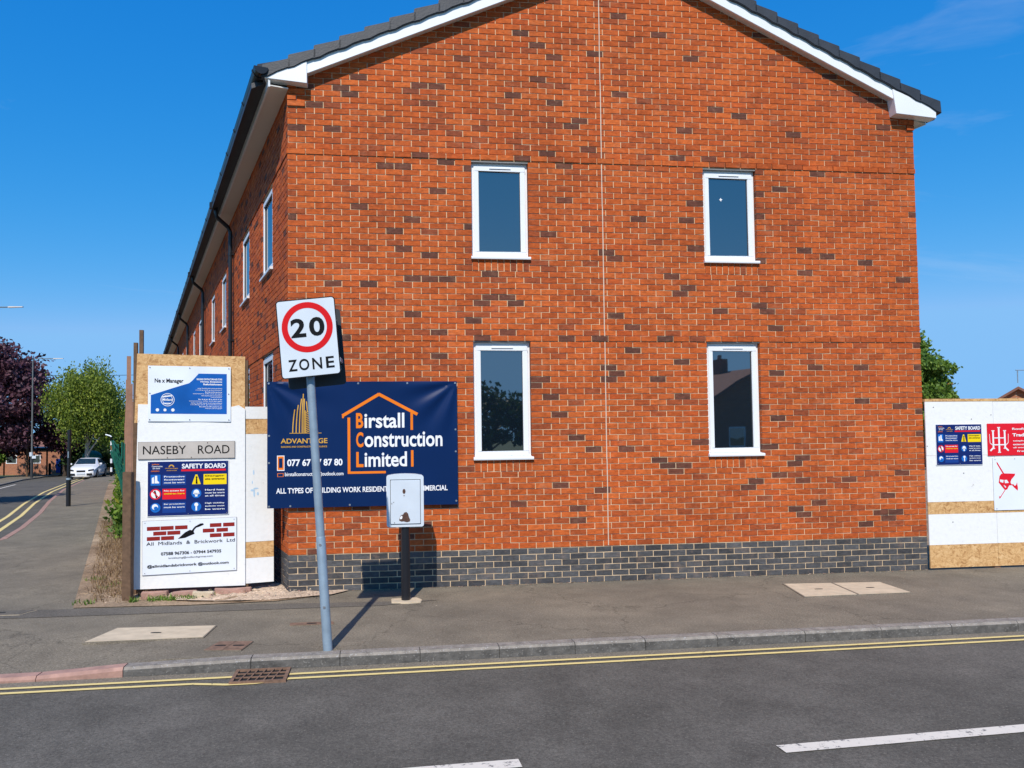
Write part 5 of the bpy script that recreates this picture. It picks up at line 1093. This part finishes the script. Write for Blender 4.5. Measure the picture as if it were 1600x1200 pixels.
# brick garden wall far left
def fwall(name, a, b, h, m, label, cap=TIMB):
    a = np.array(a); b = np.array(b); L = np.linalg.norm(b-a); d = (b-a)/L; t = empty(name, (a[0], a[1], hz(*a)), label, 'wall'); n = int(L/2)+1
    for i in range(n):
        p = a+d*L*i/n; z = hz(*p); F = Frame((p[0], p[1], z), (d[0], d[1], 0), (d[1], -d[0], 0)); mb = MB(); mb.box(F, 0, L/n, -.22, 0, -.3, h, m); mb.build('wall_section', t)
        mb = MB(); mb.box(F, 0, L/n-.01, -.25, .03, h, h+.07, cap); mb.build('coping', t)
        if i % 2 == 0: mb = MB(); mb.box(F, -.0, .35, .001, .10, -.3, h+.05, m); mb.build('pier', t)
def wall_m():
    m = mat('old_brick', (.22, .10, .06), .9, noise=(1.5, .3)); N = m.node_tree.nodes; L = m.node_tree.links; b = N['Principled BSDF']
    g = N.new('ShaderNodeNewGeometry'); sp_ = N.new('ShaderNodeSeparateXYZ'); L.new(g.outputs['Position'], sp_.inputs[0]); ad = N.new('ShaderNodeMath'); ad.operation = 'ADD'; L.new(sp_.outputs[0], ad.inputs[0]); L.new(sp_.outputs[1], ad.inputs[1])
    cb = N.new('ShaderNodeCombineXYZ'); L.new(ad.outputs[0], cb.inputs[0]); L.new(sp_.outputs[2], cb.inputs[1]); br = N.new('ShaderNodeTexBrick'); br.inputs['Scale'].default_value = 1; br.inputs['Brick Width'].default_value = .225; br.inputs['Row Height'].default_value = .075; br.inputs['Mortar Size'].default_value = .006
    br.inputs['Color1'].default_value = (.40, .13, .05, 1); br.inputs['Color2'].default_value = (.30, .09, .04, 1); br.inputs['Mortar'].default_value = (.4, .33, .25, 1); L.new(cb.outputs[0], br.inputs['Vector']); L.new(br.outputs[0], b.inputs['Base Color']); return m
OLD = wall_m()
fwall('garden_wall', (-24.5, 31.5), (-39.0, 62.5), 1.75, OLD, 'dark brick garden wall in shade under the purple tree at far left')
# houses
def house(name, c, ex, w, d, h, rh_, label, wall=OLD, chimney=True, roofm=None, wins=True):
    ex = np.array(ex)/np.linalg.norm(ex); ey = np.array([ex[1], -ex[0]]); z = hz(*c); t = empty(name, (c[0], c[1], z), label, 'house'); F = Frame((c[0], c[1], z), (ex[0], ex[1], 0), (ey[0], ey[1], 0)); roofm = roofm or TILER
    mb = MB(); A = [F(-w/2, 0, 0-.3), F(w/2, 0, -.3), F(w/2, 0, h), F(0, 0, h+rh_), F(-w/2, 0, h)]; B = [p-F.ey*d for p in A]; mb.prism(A, B, wall); mb.build('wall', t)
    for sg in (-1, 1):
        mb = MB(); P0 = [(sg*(w/2+.25), h-.25*rh_/(w/2)), (0, h+rh_)]; A = [F(P0[0][0], .25, P0[0][1]), F(P0[1][0], .25, P0[1][1]), F(P0[1][0], .25, P0[1][1]+.14), F(P0[0][0], .25, P0[0][1]+.14)]; B = [p-F.ey*(d+.5) for p in A]; mb.prism(A, B, roofm); rf = mb.build('roof', t)
    if chimney: mb = MB(); mb.box(F, -.3, .3, -d*.5-.4, -d*.5+.4, h+rh_*.7, h+rh_+1.0, wall); ch = mb.build('chimney', t); mb = MB(); mb.tube([F(0, -d*.5, h+rh_+1.0), F(0, -d*.5, h+rh_+1.3)], .12, KERBP, 8); mb.build('chimney_pot', ch)
    if wins:
        for x in (-w*.25, w*.25):
            for z0 in (.9, 3.3):
                if z0+1.2 > h: continue
                mb = MB(); mb.box(F, x-.6, x+.6, -.05, .02, z0, z0+1.2, UPVC); wn = mb.build('window', t); mb = MB(); mb.box(F, x-.52, x+.52, .018, .03, z0+.08, z0+1.12, GLASS); mb.build('pane', wn)
    return t, F
TILER = mat('brown_roof_tile', (.22, .10, .07), .8, noise=(5, .3))
# far left house seen along its long side: ridge runs across the view
def longhouse(c, w, d, h, rh_, label, ang):
    ex = np.array([math.cos(ang), math.sin(ang)]); z = hz(*c); ey = np.array([ex[1], -ex[0]]); t = empty('brick_house', (c[0], c[1], z), label, 'house'); F = Frame((c[0], c[1], z), (ex[0], ex[1], 0), (ey[0], ey[1], 0))
    mb = MB(); mb.box(F, -w/2, w/2, -d, 0, -.3, h, OLD2); mb.build('wall', t)
    mb = MB(); A = [F(-w/2-.2, .3, h-.05), F(-w/2-.2, -d/2, h+rh_), F(-w/2-.2, -d-.3, h-.05)]; B = [p+F.ex*(w+.4) for p in A]; mb.prism(A, B, TILER); mb.build('roof', t)
    mb = MB(); mb.box(F, w*.36, w*.44, -.02, .03, 0, 1.3, NAVL); mb.build('door', t)
    for x in (-.3, .05): mb = MB(); mb.box(F, w*x-.5, w*x+.5, -.03, .02, .9, 1.7, UPVC); wn = mb.build('window', t); mb = MB(); mb.box(F, w*x-.43, w*x+.43, .018, .028, .97, 1.63, GLASS); mb.build('pane', wn)
OLD2 = OLD
longhouse((-42.0, 72.5), 6.2, 7, 2.35, 1.3, 'low brick house with brown roof behind the green shelter', .05)
ht, F = house('brick_house', (28.6, 40.5), (.82, -.57), 4.0, 9, 2.85, 1.3, 'brick gable house at the right photo edge over the hoarding', wins=False, chimney=False)
def aerial(p, h, label, name='tv_aerial'):
    mb = MB(); p = Vector(p); mb.tube([p, p+Vector((0, 0, h))], .03, GALV, 6); t = empty(name, p, label, 'aerial'); mb.build('mast', t)
    mb = MB(); q = p+Vector((0, 0, h)); mb.tube([q-Vector((.0, 0, 0))+Vector((-.1, 0, 0)), q+Vector((.75, .1, 0))], .026, GALV, 6); mb.build('boom', t)
    mb = MB()
    for k in range(6): c = q+Vector((.12*k, .015*k, 0)); mb.tube([c-Vector((0, .14, .03)), c+Vector((0, .14, .03))], .008, GALV, 4)
    mb.build('elements', t)
aerial((28.66, 40.6, 4.22), .68, 'tv aerial on the gable house at the right photo edge')
ht2, F2 = house('brick_house', (26.4, 45.5), (.87, -.5), 3.2, 6, 1.8, .6, 'house mostly hidden behind the right hoarding with its red chimney showing', wins=False, chimney=False)
mb = MB(); Fq = Frame((26.0, 42.6, 0), (1, 0, 0), (0, -1, 0)); mb.box(Fq, -.22, .22, -.3, .3, 0, 4.28, OLD); ch = mb.build('chimney', ht2); mb = MB(); mb.box(Fq, -.26, .26, -.34, .34, 4.28, 4.36, OLD); mb.build('chimney_cap', ch)
aerial((26.0, 42.6, 4.36), .72, 'thin tv aerial on the chimney beside the leafy tree')
# overhead wires on a wooden pole behind the trees
t = empty('overhead_wires', (-36, 61.5, -1), 'two thin overhead wires crossing the sky between birch and hoarding', 'cable')
mb = MB(); mb.tube([(-36, 61.5, -1.1), (-36, 61.5, 7.2)], .09, TIMB, 8); mb.build('pole', t)
mb = MB(); mb.tube([(-18, 60, -1.1), (-18, 60, 7.2)], .09, TIMB, 8); mb.build('pole', t)
for z in (7.05, 5.45): mb = MB(); mb.tube([(-36, 61.5, z), (-30, 61, z-.1), (-24, 60.5, z-.12), (-18, 60, z)], .018, BLKM, 4); mb.build('wire', t)

# white car
def car(c, fwd, label):
    c = np.array(c); z = hz(*c)-.09; fwd = np.array(fwd)/np.linalg.norm(fwd); side = np.array([-fwd[1], fwd[0]]); F = Frame((c[0], c[1], z), (fwd[0], fwd[1], 0), (side[0], side[1], 0)); t = empty('parked_car', (c[0], c[1], z), label, 'car')
    # stations from nose to tail: x, half width low, belt z, half width belt, top z, half width top
    st = [(0, .55, .50, .60, .52, .45), (-.08, .80, .58, .80, .64, .55), (-.35, .88, .70, .86, .80, .66), (-.95, .90, .82, .89, .95, .72), (-1.25, .90, .88, .90, 1.0, .74), (-1.95, .90, .93, .90, 1.42, .60), (-2.5, .90, .94, .90, 1.47, .62), (-3.3, .90, .96, .89, 1.44, .60), (-3.95, .88, .98, .86, 1.12, .62), (-4.25, .80, .95, .80, 1.02, .6), (-4.35, .70, .80, .74, .9, .5)]
    mb = MB(); rings = []
    for x, wl_, zb, wb, zt, wt in st:
        half = [(0, .20), (wl_*.9, .20), (wl_, .32), (wl_+.01, .5 if zb > .55 else .4), (wb, zb), (wt+.03, zt-.05), (wt-.06, zt), (0, zt+.02)]; rings.append([F(x, a, b) for a, b in half] + [F(x, -a, b) for a, b in half[-2:0:-1]])
    for i in range(len(rings)-1): mb.prism(rings[i], rings[i+1], CARW, caps=False)
    mb.face(rings[0], CARW); mb.face(rings[-1], CARW); mb.build('body', t, smooth=True)
    def quadp(pts, m, nm): m_ = MB(); m_.prism([F(*p) for p in pts], [F(*p)-Vector((0, 0, .01)) for p in pts], m); m_.build(nm, t)
    quadp([(-1.30, -.66, 1.06), (-1.30, .66, 1.06), (-1.90, .55, 1.43), (-1.90, -.55, 1.43)], CARG, 'windscreen')
    for sg in (-1, 1):
        quadp([(-1.55, sg*.895, 1.0), (-2.55, sg*.90, 1.0), (-2.55, sg*.66, 1.40), (-2.0, sg*.655, 1.38)], CARG, 'side_window'); quadp([(-2.65, sg*.90, 1.0), (-3.6, sg*.885, 1.02), (-3.3, sg*.65, 1.38), (-2.65, sg*.66, 1.40)], CARG, 'side_window')
        m_ = MB(); m_.box(F, -1.55, -1.42, sg*.92, sg*1.08, 1.0, 1.12, CARW); m_.build('mirror', t)
        m_ = MB(); m_.prism([F(.0, sg*.45, .60), F(-.06, sg*.78, .62), F(-.08, sg*.80, .72), F(-.02, sg*.5, .68)], [F(-.3, sg*.45, .60), F(-.3, sg*.78, .62), F(-.3, sg*.80, .72), F(-.3, sg*.5, .68)], CARB); m_.build('headlight', t)
        m_ = MB(); m_.box(F, -.05, .035, sg*.38, sg*.72, .28, .42, CARB); m_.build('lower_vent', t)
        for x in (-.82, -3.45):
            m_ = MB(); m_.tube([F(x, sg*.72, .32), F(x, sg*.925, .32)], .32, TYRE, 18); wh = m_.build('wheel', t); m_ = MB(); m_.tube([F(x, sg*.92, .32), F(x, sg*.935, .32)], .2, CHROME, 12); m_.build('rim', wh)
    m_ = MB(); m_.box(F, -.05, .02, -.28, .28, .52, .64, CARB); m_.build('grille', t)
    m_ = MB(); m_.box(F, 0, .04, -.27, .27, .34, .45, SGNW); m_.build('number_plate', t)
car((-28.15, 54.6), (.25, -.97), 'white car facing the camera at the far end of the footway')

# ------------------------------------------------------------------ across the road behind the camera (seen in the panes)
house('opposite_house', (27.0, -25.0), (-1, .12), 8, 8, 3.8, 1.9, 'brick house with chimney across the road behind the camera', roofm=TILER)
tree('garden_tree', (9.5, -26), 6, (3.4, 2.5, 1.9), 2.6, LDRK, BARK, 'dark garden tree across the road behind the camera', nclump=60, per=90, cr=.5, leaf=.22)
